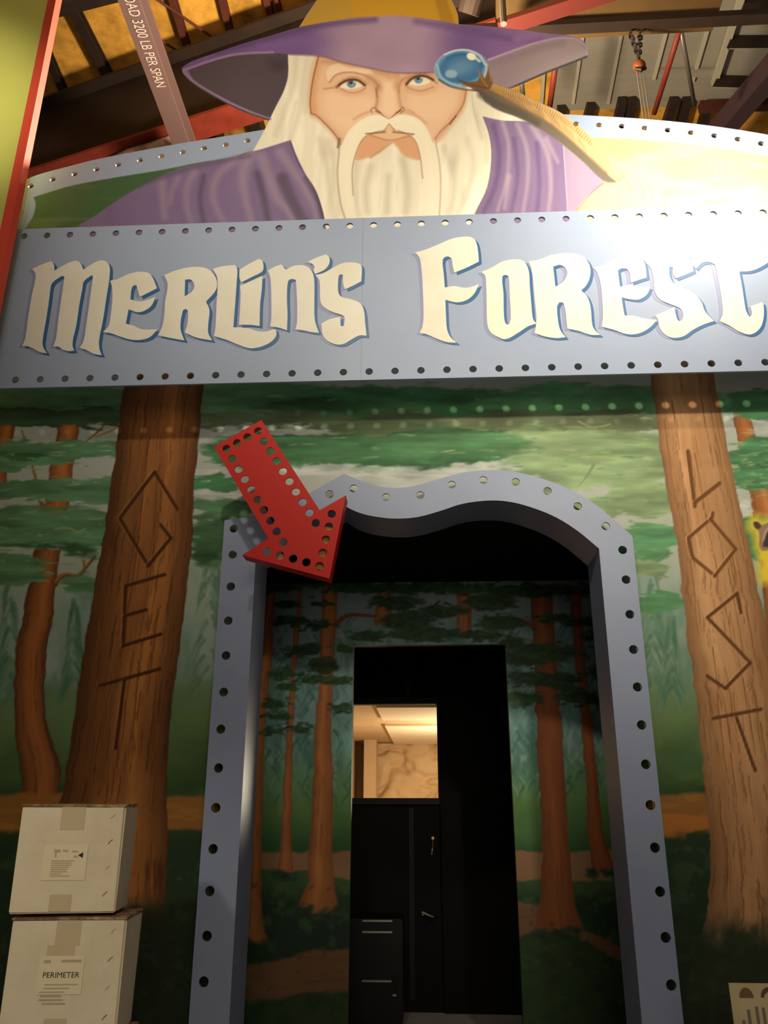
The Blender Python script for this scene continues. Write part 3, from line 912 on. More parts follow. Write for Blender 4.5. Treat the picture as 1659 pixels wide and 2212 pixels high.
A, B_, C_, D_, E_ = ((30, 500), 4.1475), ((420, 500), 4.1475), ((880, 490), 4.1475), ((1260, 490), 4.158), ((0, 450), 1.9988)
LET = [
    ('M', A, [(165, 340), (250, 300), (335, 268), (360, 300), (365, 355), (450, 305), (555, 265), (600, 290), (625, 345), (700, 295), (780, 262), (830, 275), (860, 320), (855, 440), (830, 600), (800, 800), (765, 980), (770, 1060), (790, 1112), (720, 1100), (650, 1065), (590, 1045), (625, 990), (650, 850), (690, 560), (710, 410), (700, 395), (630, 450), (615, 520), (590, 650), (560, 850), (530, 980), (530, 1040), (545, 1070), (490, 1075), (440, 1060), (400, 1035), (355, 1035), (380, 960), (400, 800), (440, 520), (455, 410), (435, 400), (360, 450), (335, 490), (320, 600), (290, 800), (260, 980), (265, 1040), (300, 1095), (240, 1085), (170, 1050), (120, 1030), (75, 1030), (105, 960), (130, 780), (165, 570), (195, 430), (195, 380)], None),
    ('E', A, [(865, 445), (930, 430), (1030, 385), (1130, 365), (1222, 385), (1285, 512), (1200, 555), (1130, 590), (1112, 530), (1098, 482), (1062, 500), (1045, 612), (1130, 630), (1200, 615), (1268, 588), (1240, 660), (1180, 710), (1110, 727), (1030, 700), (1018, 760), (1005, 830), (1080, 850), (1150, 880), (1230, 882), (1290, 878), (1220, 950), (1130, 975), (1040, 970), (940, 940), (870, 915), (800, 905), (850, 850), (870, 750), (885, 600), (880, 500)], None),
    ('R', E_, [(710, 290), (760, 270), (830, 255), (895, 262), (932, 300), (935, 350), (890, 405), (905, 440), (900, 500), (900, 540), (917, 572), (850, 560), (798, 538), (810, 500), (812, 445), (802, 435), (790, 445), (780, 520), (797, 572), (740, 562), (683, 550), (705, 500), (715, 400), (725, 330)], [(800, 310), (825, 310), (840, 335), (830, 360), (798, 382)]),
    ('L', B_, [(165, 340), (230, 320), (310, 308), (365, 305), (385, 340), (380, 450), (370, 600), (350, 862), (420, 865), (500, 875), (560, 895), (640, 900), (725, 875), (735, 930), (690, 990), (600, 1035), (500, 1050), (400, 1020), (290, 975), (175, 940), (190, 860), (200, 650), (210, 480), (200, 400)], None),
    ('i_dot', B_, [(405, 345), (480, 300), (580, 248), (610, 270), (620, 330), (605, 365), (520, 410), (420, 460), (405, 420)], None),
    ('i', B_, [(410, 490), (500, 450), (610, 400), (605, 520), (590, 650), (585, 850), (500, 840), (400, 840), (410, 700), (415, 560)], None),
    ('n', B_, [(655, 355), (720, 320), (780, 298), (820, 347), (880, 315), (960, 305), (1020, 325), (1060, 375), (1075, 450), (1075, 650), (1080, 800), (1117, 912), (1050, 905), (980, 890), (905, 880), (920, 820), (920, 600), (910, 437), (870, 430), (840, 450), (830, 600), (835, 750), (830, 890), (760, 865), (680, 855), (690, 780), (690, 600), (685, 450), (670, 380)], None),
    ('apostrophe', B_, [(1010, 280), (1090, 240), (1180, 208), (1210, 240), (1205, 300), (1160, 350), (1080, 385), (1070, 350), (1080, 320), (1050, 290)], None),
    ('s', B_, [(1085, 395), (1160, 375), (1240, 330), (1320, 290), (1400, 280), (1480, 295), (1500, 330), (1495, 450), (1420, 490), (1350, 522), (1333, 470), (1330, 390), (1300, 390), (1290, 420), (1290, 550), (1320, 590), (1400, 610), (1490, 650), (1520, 720), (1530, 820), (1542, 937), (1480, 935), (1410, 970), (1340, 1010), (1270, 1015), (1190, 980), (1150, 930), (1140, 850), (1135, 830), (1210, 790), (1308, 768), (1310, 850), (1338, 852), (1347, 782), (1330, 755), (1240, 725), (1160, 680), (1130, 630), (1125, 480), (1115, 430)], None),
    ('F', C_, [(65, 235), (170, 205), (280, 160), (400, 110), (500, 92), (570, 97), (610, 130), (630, 200), (640, 315), (540, 365), (420, 415), (405, 350), (395, 290), (365, 270), (330, 280), (315, 310), (325, 420), (335, 547), (420, 535), (510, 550), (580, 540), (642, 513), (600, 600), (530, 660), (440, 680), (340, 657), (345, 780), (355, 920), (385, 990), (442, 1042), (350, 1035), (250, 1000), (170, 965), (108, 955), (135, 900), (145, 800), (140, 600), (130, 420), (115, 300), (95, 260)], None),
    ('O', C_, [(660, 410), (750, 370), (850, 315), (950, 295), (1030, 305), (1070, 350), (1090, 420), (1095, 520), (1110, 700), (1125, 830), (1157, 870), (1080, 895), (980, 960), (880, 1010), (800, 985), (740, 940), (715, 870), (710, 700), (705, 520), (695, 440)], [(850, 450), (880, 435), (905, 450), (915, 600), (925, 820), (910, 880), (880, 870), (865, 800), (860, 600)]),
    ('R', C_, [(1085, 315), (1170, 300), (1280, 260), (1400, 240), (1510, 245), (1590, 285), (1635, 360), (1635, 450), (1600, 530), (1555, 572), (1610, 630), (1640, 720), (1655, 880), (1680, 930), (1727, 972), (1640, 970), (1530, 935), (1433, 915), (1425, 850), (1415, 750), (1395, 682), (1360, 680), (1340, 720), (1350, 850), (1370, 930), (1417, 992), (1330, 1000), (1230, 985), (1138, 955), (1150, 900), (1155, 800), (1140, 650), (1125, 480), (1110, 380)], [(1305, 360), (1370, 345), (1420, 380), (1430, 430), (1400, 490), (1325, 542), (1315, 450)]),
    ('E', D_, [(90, 370), (170, 350), (270, 300), (380, 250), (470, 255), (540, 310), (560, 380), (567, 460), (500, 480), (425, 507), (415, 420), (390, 380), (340, 378), (310, 395), (320, 480), (330, 542), (420, 525), (510, 545), (600, 545), (570, 610), (500, 655), (430, 655), (343, 638), (355, 720), (370, 800), (460, 805), (560, 830), (662, 840), (580, 920), (480, 965), (380, 965), (280, 930), (163, 900), (175, 820), (170, 680), (155, 520), (125, 420)], None),
    ('S', D_, [(560, 330), (640, 280), (720, 235), (820, 215), (900, 235), (960, 290), (987, 402), (910, 435), (830, 467), (805, 430), (802, 363), (768, 368), (775, 450), (810, 510), (900, 555), (1000, 610), (1060, 680), (1090, 760), (1172, 850), (1080, 880), (980, 930), (900, 985), (800, 1000), (720, 960), (680, 900), (670, 840), (643, 800), (740, 760), (815, 722), (840, 830), (860, 852), (885, 840), (895, 800), (880, 750), (850, 725), (760, 690), (680, 650), (640, 580), (625, 450), (600, 370)], None),
    ('T', D_, [(1010, 382), (970, 330), (985, 250), (1050, 195), (1130, 180), (1250, 200), (1350, 230), (1480, 225), (1600, 190), (1690, 130), (1720, 200), (1680, 300), (1600, 360), (1500, 400), (1398, 405), (1420, 520), (1440, 650), (1460, 760), (1490, 812), (1512, 790), (1500, 718), (1605, 680), (1618, 720), (1615, 830), (1580, 920), (1500, 970), (1400, 945), (1310, 890), (1223, 850), (1250, 790), (1240, 650), (1210, 480), (1180, 340), (1120, 318), (1060, 330)], None)]
for nm, (o, s), out, hole in LET:
    P = smooth_loop(cr(o, s, out), True, 55, 4)
    hl = [smooth_loop(cr(o, s, hole), True, 75, 4)] if hole else []
    for k, (du, dv, m, yy, part) in enumerate(((-7.0, 2.5, LAV, .0012, 'letter_shade'), (6.4, 4.4, LBLUE, .0024, 'letter_outline'), (0, 0, CREAM, .004, 'letter'))):
        q = plate(part, xz(P + np.array([du, dv]), Y_BAN), [xz(h + np.array([du, dv]), Y_BAN) for h in hl], Y_BAN - yy, .001, m, ban, True)
        if part == 'letter': q['label'] = 'cream letter ' + {'i_dot': 'dot of the I', 'apostrophe': 'apostrophe'}.get(nm, nm.upper() if len(nm) == 1 else nm)

# ---- the painted arch board with the wizard
ARCH_T = [(45, 393), (72, 381), (100, 372), (154, 358), (200, 346), (300, 326), (400, 308), (500, 292), (565, 281), (700, 262), (850, 250), (1000, 243), (1120, 243), (1220, 247), (1280, 250), (1380, 256), (1480, 265), (1580, 278), (1659, 291), (1740, 306), (1800, 320), (1862, 338)]
ARCH_P = smooth_loop(ARCH_T, False, 60, 3).tolist() + [(1878, 360), (1868, 385), (1880, 420), (1895, 450), (1895, 530), (10, 580), (14, 505), (34, 470), (42, 440), (38, 415)]
HAT = [(393, 150), (396, 144), (416, 132), (464, 115), (513, 98), (585, 77), (657, 56), (720, 45), (780, 38), (830, 35), (880, 36), (940, 43), (990, 52), (1055, 57), (1130, 65), (1180, 72), (1230, 77), (1255, 85), (1268, 100), (1270, 120), (1255, 126), (1180, 155), (1105, 187), (1060, 200), (820, 200), (640, 215), (584, 258), (563, 251), (537, 242), (500, 226), (452, 200), (416, 177), (396, 158)]
CONE = [(645, 60), (664, 30), (690, -10), (735, -110), (800, -230), (842, -300), (880, -220), (930, -110), (968, -15), (988, 28), (991, 54), (930, 60), (830, 50), (720, 60)]
STAFF = [(1039, 190), (1046, 176), (1056, 176), (1088, 187), (1126, 202), (1160, 219), (1204, 239), (1238, 262), (1276, 294), (1319, 335), (1348, 369), (1348, 378), (1334, 394), (1311, 375), (1270, 338), (1218, 292), (1175, 260), (1131, 236), (1088, 213), (1056, 196)]
STAFF_SH = [(1037, 200), (1056, 196), (1088, 213), (1131, 236), (1175, 260), (1218, 292), (1270, 338), (1311, 375), (1334, 394), (1305, 391), (1262, 352), (1207, 306), (1160, 274), (1120, 254), (1073, 236), (1045, 214)]
HAIR = [(622, 117), (622, 165), (611, 201), (595, 232), (580, 263), (565, 293), (546, 327), (590, 314), (628, 302), (640, 335), (660, 376), (679, 405), (691, 434), (701, 472), (712, 560), (990, 560), (1026, 460), (1052, 404), (1061, 338), (1056, 292), (1042, 251), (1085, 260), (1131, 262), (1160, 269), (1117, 251), (1079, 239), (1050, 222), (1036, 202), (1018, 190), (1000, 130), (700, 100)]
SIL = [smooth_loop(STAFF_SH, True, 60, 3), smooth_loop(HAT, True, 50, 4), smooth_loop(CONE, True, 60, 4), smooth_loop(STAFF, True, 60, 3), smooth_loop(HAIR, True, 50, 3), np.array(ARCH_P)]
SILW = [xz(p, Y_TOP) for p in SIL]
ahs = [(66.5, 401.5), (114, 387), (161, 375.5), (208.5, 365.5), (255.5, 355.5), (302.5, 345.5), (349, 337), (395, 328.5), (441, 320), (488, 312.5), (535, 303.5), (38, 430), (46, 457.5),
       (1244.5, 267.5), (1294, 270), (1343, 272.5), (1392.5, 276.5), (1442.5, 281), (1492.5, 286.5), (1543, 293), (1593.5, 300.5), (1644, 310), (1695, 320), (1746, 331), (1797, 343)]
AH = xz(ahs, Y_TOP)


def board_sdf(x, z):
    d = sd_poly(x, z, SILW[0])
    for p in SILW[1:]:
        d = np.minimum(d, sd_poly(x, z, p))
    for c in AH:
        d = np.maximum(d, .0185 - np.hypot(x - c[0], z - c[1]))
    return d


FIELD_L = [(72, 426), (104, 416), (151, 402), (200, 392), (270, 380), (350, 367), (425, 352), (500, 340), (548, 326), (640, 330), (720, 600), (30, 600), (55, 494), (70, 470), (75, 455), (77, 440)]
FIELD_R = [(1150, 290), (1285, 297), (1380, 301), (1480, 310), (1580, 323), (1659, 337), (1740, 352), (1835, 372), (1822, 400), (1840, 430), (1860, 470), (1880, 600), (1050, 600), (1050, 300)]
ROBE_L = [(628, 302), (590, 315), (550, 327), (475, 345), (400, 360), (350, 380), (300, 405), (250, 435), (205, 466), (165, 491), (100, 560), (715, 560), (701, 472), (691, 434), (679, 405), (660, 376), (640, 335)]
ROBE_R = [(1042, 251), (1085, 260), (1131, 262), (1165, 272), (1207, 306), (1262, 352), (1308, 392), (1280, 420), (1245, 455), (1200, 560), (990, 560), (1026, 460), (1052, 404), (1061, 338), (1056, 292)]
FACE = [(686, 120), (674, 172), (669, 220), (672, 245), (684, 250), (708, 273), (725, 293), (735, 306), (745, 330), (770, 345), (845, 345), (910, 345), (930, 320), (940, 298), (952, 283), (976, 259), (988, 245), (1002, 220), (1008, 194), (1000, 120), (840, 100)]
BRIM = [(394, 152), (396, 144), (416, 132), (464, 115), (513, 98), (585, 77), (657, 56), (720, 45), (780, 38), (830, 35), (880, 36), (940, 43), (990, 52), (1055, 57), (1130, 65), (1180, 72), (1230, 77), (1255, 85), (1268, 100), (1270, 120), (1262, 104), (1246, 86), (1210, 83), (1157, 93), (1102, 112), (1055, 129), (1000, 145), (940, 155), (885, 157), (842, 155), (795, 145), (741, 134), (693, 121), (657, 118), (621, 117), (597, 115), (537, 116), (500, 121), (452, 134), (407, 150)]
UNDER_L = [(406, 150), (452, 134), (500, 121), (537, 115), (597, 114), (640, 110), (640, 165), (611, 201), (595, 232), (584, 258), (563, 249), (537, 238), (500, 221), (452, 195), (418, 173)]
UNDER_R = [(1030, 138), (1055, 129), (1102, 112), (1157, 93), (1210, 83), (1246, 86), (1264, 102), (1268, 119), (1255, 125), (1180, 155), (1105, 187), (1056, 190)]
CLAW = [(987, 171), (1004, 184), (1030, 193), (1056, 195), (1064, 180), (1058, 158), (1056, 144), (1051, 161), (1047, 171), (1042, 161), (1033, 150), (1036, 167), (1030, 176), (1010, 177)]


def wizard(u, v):
    cv = Canvas(u, v, (150, 166, 194))
    U, V = cv.U, cv.V
    n = lambda sx, sy, sd, o=4: fbm(U, V, sx, sy, sd, o)
    cv.mix(slice(None), sstep(.4, .8, n(200, 120, 3)) * .3, (158, 172, 196))
    S, P = cv.stroke, cv.poly
    # fields behind the shoulders
    def green(a, b):
        f = sstep(.45, .7, fbm(a + b * .6, b, 130, 22, 7, 4))[:, None]
        return (np.array((60, 98, 62)) * (1 - f) + np.array((94, 114, 70)) * f) / 255.
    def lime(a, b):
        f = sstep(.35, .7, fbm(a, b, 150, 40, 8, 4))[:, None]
        return (np.array((176, 186, 120)) * (1 - f) + np.array((214, 208, 150)) * f) / 255.  # green field paled towards yellow, the hot spot's glare put into its colour
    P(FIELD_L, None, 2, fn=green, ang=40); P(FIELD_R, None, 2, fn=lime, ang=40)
    # robe
    def robe(a, b):
        f = fbm(a, b, 30, 90, 17, 3)[:, None]
        return (np.array((112, 94, 134)) * (1 - f) + np.array((128, 108, 146)) * f) / 255.
    P(ROBE_L, None, 2, fn=robe, ang=40)
    def robe2(a, b):
        f = fbm(a, b, 30, 90, 19, 3)[:, None]
        c = (np.array((120, 100, 138)) * (1 - f) + np.array((138, 118, 152)) * f) / 255.
        s = sstep(1215 + (b - 300) * .066, 1218 + (b - 300) * .066, a)[:, None] * .55
        return c * (1 - s) + np.array((184, 166, 184)) / 255. * s
    P(ROBE_R, None, 2, fn=robe2, ang=40)
    LT, DK = (156, 136, 152), (70, 60, 76)
    for pts, w in (([(350, 395), (352, 430), (356, 470)], 16), ([(420, 372), (405, 400), (402, 440), (412, 478)], 14), ([(508, 345), (470, 380), (460, 420), (470, 455), (485, 482)], 15), ([(540, 335), (525, 370), (528, 420), (545, 482)], 20),
                   ([(566, 340), (580, 380), (600, 430), (620, 450), (640, 482)], 20), ([(606, 330), (635, 370), (660, 410), (680, 450), (688, 480)], 18), ([(385, 385), (372, 410), (368, 440)], 10)):
        S(pts, w * 1.15, LT, 14, .62, True, w * .6)
    for pts, w in (([(555, 375), (568, 420), (580, 482)], 14), ([(610, 385), (625, 420), (650, 470), (660, 484)], 24), ([(660, 385), (685, 430), (695, 470)], 8), ([(440, 380), (432, 430), (440, 480)], 8)):
        S(pts, w, DK, 12, .6, True)
    S([(628, 302), (650, 355), (680, 406), (701, 474)], 7, (64, 48, 84), 6, .8, True)
    S([(300, 402), (400, 366), (540, 336)], 10, (90, 78, 100), 8, .5, True)
    for pts, w in (([(1085, 262), (1098, 310), (1096, 380), (1075, 455)], 9), ([(1118, 268), (1138, 320), (1140, 390), (1130, 458)], 10), ([(1150, 272), (1182, 330), (1190, 400), (1185, 455)], 13), ([(1180, 300), (1205, 350)], 10), ([(1100, 380), (1090, 450)], 10)):
        S(pts, w, (184, 166, 176), 9, .6, True, w * .5)
    for pts, w in (([(1066, 270), (1078, 330), (1070, 400), (1045, 458)], 10), ([(1110, 300), (1118, 380), (1105, 455)], 8), ([(1160, 310), (1165, 400), (1160, 455)], 9)):
        S(pts, w, (92, 68, 118), 9, .55, True)
    S([(1052, 300), (1058, 350), (1045, 410), (1024, 462)], 5, (110, 92, 90), 5, .6, True)
    S([(1216, 300), (1226, 455)], 1.6, (210, 196, 210), 1.5, .8)
    # the raised fist at the end of the staff
    P([(1245, 456), (1262, 432), (1285, 412), (1310, 398), (1335, 393), (1352, 384), (1372, 392), (1395, 398), (1420, 410), (1432, 440), (1428, 560), (1210, 560)], (226, 190, 148), 2.5)
    for pts in ([(1350, 386), (1362, 402), (1360, 420)], [(1380, 396), (1392, 412), (1388, 432)], [(1404, 404), (1412, 424)]):
        S(pts, 2, (170, 126, 86), 3, .7, True)
    S([(1330, 394), (1305, 396), (1282, 413), (1245, 456)], 2.5, (140, 104, 80), 3, .7, True)
    # hat: lining, hair, face, brim, crown
    def lining(a, b):
        f = sstep(520, 640, a)[:, None] * .45
        return (np.array((78, 68, 76)) * (1 - f) + np.array((70, 62, 76)) * f) / 255.
    P(HAT, (126, 96, 140), 2, ang=50)
    P(UNDER_L, None, 3, fn=lining, ang=45)
    cv.dab(520, 190, 70, 50, (88, 76, 86), 20, 1.2, .35); cv.dab(600, 140, 34, 22, (54, 44, 54), 0, 1, .7)
    P(UNDER_R, None, 3, fn=lambda a, b: (np.array((150, 132, 142)) * (1 - sstep(1060, 1220, a)[:, None]) + np.array((172, 154, 156)) * sstep(1060, 1220, a)[:, None]) / 255., ang=45)
    S([(1050, 140), (1110, 122), (1170, 102), (1215, 92)], 16, (134, 116, 128), 16, .5, True)
    def hair(a, b):
        f = sstep(.35, .7, fbm(a + np.sin(b / 60.) * 6, b, 24, 150, 27, 4))[:, None]
        return (np.array((228, 221, 198)) * (1 - f) + np.array((242, 236, 216)) * f) / 255.
    P(HAIR, None, 2, fn=hair, ang=50)
    GY = (196, 188, 166)
    for pts, w in (([(640, 120), (636, 170), (622, 220), (596, 290)], 10), ([(664, 122), (655, 180), (646, 240), (628, 300)], 9), ([(676, 125), (664, 190), (660, 240)], 8), ([(626, 300), (626, 270), (640, 220)], 3),
                   ([(690, 300), (705, 360), (716, 430), (725, 470)], 10), ([(720, 330), (722, 390), (734, 460)], 6), ([(960, 320), (978, 370), (980, 430), (970, 458)], 14), ([(1010, 300), (1022, 350), (1010, 420), (990, 458)], 12), ([(1016, 205), (1030, 260), (1040, 300)], 6), ([(1030, 250), (1050, 300), (1050, 350)], 5)):
        S(pts, w, GY, 12, .5, True)
    P([(700, 300), (716, 300), (720, 330), (706, 345), (690, 330)], (206, 186, 172), 14, .5)
    cv.dab(980, 350, 16, 44, (176, 168, 156), 8, 1, .5); cv.dab(1000, 420, 12, 30, (190, 180, 160), 8, 1, .5)
    S([(1019, 196), (1022, 230), (1030, 262), (1042, 300)], 2, (190, 178, 150), 3, .6, True)
    # face
    def skin(a, b):
        f = sstep(.3, .7, fbm(a, b, 70, 60, 37, 3))[:, None]
        return (np.array((222, 180, 146)) * (1 - f) + np.array((228, 190, 158)) * f) / 255.
    P(FACE, None, 2.2, fn=skin, ang=60)
    PK, BR, HL = (206, 150, 112), (128, 84, 56), (240, 208, 172)
    S([(688, 124), (678, 172), (674, 220), (678, 246)], 16, (210, 152, 108), 12, .8, True)
    S([(1004, 200), (996, 232), (975, 262), (945, 300)], 14, (214, 158, 118), 12, .8, True)
    S([(690, 255), (712, 276), (735, 305)], 12, (206, 156, 120), 10, .7, True)
    S([(700, 132), (770, 140), (840, 160), (940, 160)], 12, (188, 140, 104), 12, .75, True)
    S([(845, 165), (850, 180)], 22, (208, 164, 126), 10, .6)
    P([(698, 232), (706, 205), (740, 198), (790, 204), (808, 215), (806, 240), (780, 262), (750, 280), (720, 268)], HL, 26, .55)
    P([(880, 205), (920, 196), (980, 190), (994, 205), (985, 232), (950, 262), (915, 262), (885, 245)], HL, 26, .55)
    P([(830, 175), (848, 175), (856, 210), (858, 240), (842, 250), (826, 240), (826, 210)], HL, 12, .8)
    S([(688, 122), (676, 172), (670, 220), (672, 245)], 2.6, (120, 84, 54), 2.5, .85, True)
    S([(672, 245), (684, 250), (708, 273), (726, 294), (735, 312)], 2.6, (134, 92, 62), 2.5, .85, True)
    S([(1007, 196), (1002, 222), (988, 246), (975, 262), (952, 284), (940, 300)], 2.4, (144, 104, 72), 2.5, .8, True)
    S([(985, 250), (976, 262), (972, 268)], 3.5, (112, 84, 58), 2, .8, True)
    # brows
    P([(706, 152), (716, 142), (732, 138), (752, 146), (780, 148), (800, 152), (806, 160), (796, 162), (770, 157), (740, 156), (722, 164), (712, 176), (706, 168)], (232, 206, 176), 5, .85)
    S([(712, 178), (726, 162), (756, 156), (786, 162), (806, 172), (818, 186)], 3, (160, 112, 78), 3.5, .75, True)
    S([(862, 200), (862, 186), (872, 170), (894, 162), (920, 158)], 3, (160, 112, 78), 3.5, .7, True)
    P([(862, 158), (882, 160), (900, 160), (880, 166), (866, 172)], (230, 200, 168), 5, .6)
    # eyes
    for (ex, eye, top, low, lid, _) in (
            ((759, 181, 11.5), [(730, 187), (742, 178), (758, 173), (772, 174), (787, 183), (775, 189), (756, 192), (740, 190)], [(728, 188), (740, 178), (758, 172), (774, 174), (788, 184)], [(736, 192), (756, 200), (776, 198), (790, 190)], [(740, 172), (758, 166), (776, 168), (796, 182)], 0),
            ((904, 172, 11), [(879, 181), (889, 171), (904, 165), (918, 165), (934, 172), (924, 181), (905, 185), (890, 184)], [(878, 182), (888, 171), (904, 164.5), (920, 165), (936, 173)], [(876, 186), (890, 193), (910, 196), (936, 188)], [(876, 176), (886, 166), (904, 159), (922, 161)], 0)):
        P(eye, (236, 222, 196), 2)
        cv.dab(ex[0], ex[1], ex[2] * .95, ex[2] * .86, (92, 134, 166), 0, .25); cv.dab(ex[0] + 2, ex[1] + 3, 6, 5, (130, 170, 190), 0, .8, .7)
        cv.dab(ex[0] - 1, ex[1] - 3, 5, 5, (44, 44, 52), 0, .4); cv.dab(ex[0] + 6, ex[1] - 4, 2.4, 2.4, (232, 226, 214), 0, .6)
        S([(a, b - 1.5) for a, b in top], 9, (186, 136, 100), 6, .6, True); S(top, 5.2, (84, 56, 40), 2.4, .95, True); S(low, 2.4, (164, 112, 78), 3, .8, True); S(lid, 2, (178, 126, 90), 3, .7, True)
    S([(700, 192), (716, 190), (732, 187)], 3, (164, 116, 82), 4, .7, True)
    S([(936, 173), (944, 180)], 3, (150, 104, 72), 3, .7)
    S([(796, 168), (810, 178), (818, 190)], 14, (176, 128, 94), 12, .55, True); S([(858, 188), (866, 174), (880, 166)], 12, (184, 136, 102), 12, .5, True)
    S([(728, 192), (756, 204), (784, 200)], 10, (206, 158, 120), 10, .45, True); S([(880, 192), (906, 200), (936, 192)], 10, (206, 158, 120), 10, .45, True)
    # nose
    S([(818, 184), (814, 196), (815, 215), (812, 232)], 5, (176, 126, 92), 6, .8, True)
    S([(812, 190), (815, 210)], 2.4, (132, 90, 62), 3, .7, True)
    S([(860, 196), (863, 215), (866, 230)], 5, (190, 140, 104), 6, .7, True)
    S([(804, 243), (801, 237), (807, 232), (816, 238), (826, 248), (840, 257), (852, 248), (862, 240), (870, 231), (874, 237), (866, 244)], 2.2, (140, 92, 64), 2.4, .9, True)
    S([(812, 240), (822, 244)], 3, (110, 66, 46), 3, .8); S([(856, 244), (866, 238)], 3, (110, 66, 46), 3, .8)
    S([(880, 236), (895, 244)], 2.4, (186, 132, 96), 4, .7); S([(800, 240), (780, 248), (764, 258)], 4, (196, 144, 108), 6, .7, True)
    S([(874, 240), (900, 250), (920, 266)], 4, (196, 144, 108), 6, .6, True)
    # chin and beard
    P([(784, 296), (800, 290), (846, 296), (890, 290), (904, 312), (909, 345), (870, 352), (800, 352), (768, 345), (774, 320)], (216, 164, 124), 5)
    P([(845, 305), (858, 318), (872, 336), (900, 346), (912, 352), (914, 560), (760, 560), (762, 352), (790, 342), (818, 330), (833, 316)], None, 7, fn=hair)
    S([(845, 308), (822, 326), (800, 340)], 4, (190, 136, 98), 6, .8, True)
    for pts, w in (([(800, 360), (790, 400), (794, 458)], 14), ([(870, 345), (880, 400), (876, 458)], 16), ([(840, 380), (838, 458)], 12), ([(770, 350), (768, 400), (774, 465)], 6)):
        S(pts, w, (186, 178, 158), 12, .45, True)
    # moustache
    MU_L = [(840, 258), (826, 251), (813, 248), (791, 253), (762, 273), (744, 299), (734, 335), (730, 385), (737, 443), (748, 480), (770, 480), (763, 422), (761, 367), (770, 328), (784, 300), (806, 287), (828, 282), (840, 271)]
    MU_R = [(840, 258), (856, 250), (875, 248), (900, 255), (922, 277), (936, 313), (949, 357), (951, 404), (949, 480), (907, 480), (913, 385), (907, 335), (896, 303), (878, 289), (860, 282), (840, 271)]
    for M in (MU_L, MU_R):
        P(M, (238, 230, 206), 2.5)
    S([(838, 262), (812, 256), (788, 266), (766, 290), (752, 330), (748, 390), (756, 460)], 8, (242, 234, 210), 8, .7, True)
    S([(844, 262), (875, 256), (902, 270), (922, 310), (932, 370), (930, 450)], 8, (242, 234, 210), 8, .7, True)
    for pts in (MU_L[9:17][::-1], MU_R[9:15]):
        S([p for p in pts if p[1] < 475], 2.2, (150, 112, 80), 3, .7, True)
    S([(734, 300), (732, 330), (729, 380), (736, 440), (746, 474)], 3, (150, 130, 100), 4, .7, True)
    S([(940, 300), (950, 357), (952, 404), (949, 470)], 2.5, (160, 138, 106), 4, .7, True)
    S([(733, 300), (730, 318)], 5, (120, 92, 66), 4, .8)
    # mouth
    P([(806, 290), (822, 288), (840, 286), (858, 288), (878, 290), (864, 298), (845, 302), (828, 299)], (226, 186, 148), 3)
    S([(790, 289), (815, 287), (832, 285), (840, 281), (848, 285), (868, 287), (894, 290)], 2.6, (124, 80, 56), 2.4, .9, True)
    S([(800, 292), (822, 299), (845, 303), (868, 298), (890, 292)], 2, (168, 114, 80), 3, .7, True)
    S([(840, 268), (834, 276), (829, 284)], 2, (150, 110, 80), 2.5, .8, True); S([(841, 268), (848, 276), (853, 283)], 2, (150, 110, 80), 2.5, .8, True)
    P([(832, 284), (840, 277), (849, 284), (840, 288)], (228, 190, 152), 2)
    # brim and crown
    def brim(a, b):
        f = (sstep(640, 760, a) * (1 - sstep(900, 1010, a)))[:, None]
        g = fbm(a, b, 120, 60, 47, 3)[:, None]
        c = np.array((110, 84, 138)) * (1 - f) + np.array((162, 136, 160)) * f
        r = sstep(1000, 1160, a)[:, None]
        c = c * (1 - r) + np.array((150, 116, 164)) * r
        return c * (.92 + .16 * g) / 255.
    P(BRIM, None, 2, fn=brim, ang=55)
    S([(470, 112), (560, 88), (657, 62), (740, 48), (810, 42)], 12, (88, 66, 112), 12, .75, True)
    S([(900, 46), (960, 56), (1010, 66), (1100, 84)], 14, (104, 78, 128), 14, .7, True)
    S([(560, 100), (640, 90), (700, 92)], 14, (124, 92, 152), 14, .6, True)
    S([(1060, 106), (1110, 96), (1170, 84)], 10, (132, 92, 152), 10, .6, True)
    cv.dab(800, 96, 44, 40, (162, 132, 158), 0, 1, .5)
    S([(397, 151), (407, 148), (452, 132), (500, 119), (537, 115), (590, 113)], 5, (160, 130, 172), 3, .8, True)
    S([(398, 153), (418, 175), (452, 197.5), (500, 223.5), (537, 240), (563, 250), (584, 257)], 4.5, (148, 118, 160), 3, .9, True)
    S([(1055, 129), (1102, 112), (1157, 93), (1210, 82), (1246, 85), (1265, 101), (1269, 119)], 4, (196, 166, 194), 3, .9, True)
    S([(1269, 121), (1180, 155), (1105, 188)], 2.4, (84, 70, 74), 2, .8)
    S([(625, 118), (693, 122), (741, 135), (795, 146), (842, 156), (885, 158), (940, 156)], 3, (92, 66, 90), 3.5, .6, True)
    def crown(a, b):
        c = np.array((196, 146, 42)) / 255. * np.ones((a.size, 1))
        s1 = (sstep(652, 660, a - (b - 0) * -.1) * (1 - sstep(756, 766, a)))[:, None] * .55
        c = c * (1 - s1) + np.array((176, 144, 70)) / 255. * s1
        s2 = sstep(936, 944, a - b * .25)[:, None] * .5 * (1 - sstep(962, 968, a - b * .35))[:, None]
        return c * (1 - s2) + np.array((150, 106, 34)) / 255. * s2
    CB = [(645, 58), (664, 30), (690, -10), (735, -110), (800, -230), (842, -300), (880, -220), (930, -110), (968, -15), (988, 28), (990, 52), (940, 43), (880, 36), (830, 35), (780, 38), (720, 45)]
    P(CB, None, 2, fn=crown, ang=60)
    # gem, claw, staff
    P(STAFF_SH, (108, 98, 84), 3); S([(1040, 204), (1075, 226), (1120, 244), (1160, 266)], 16, (84, 78, 66), 10, .8, True)
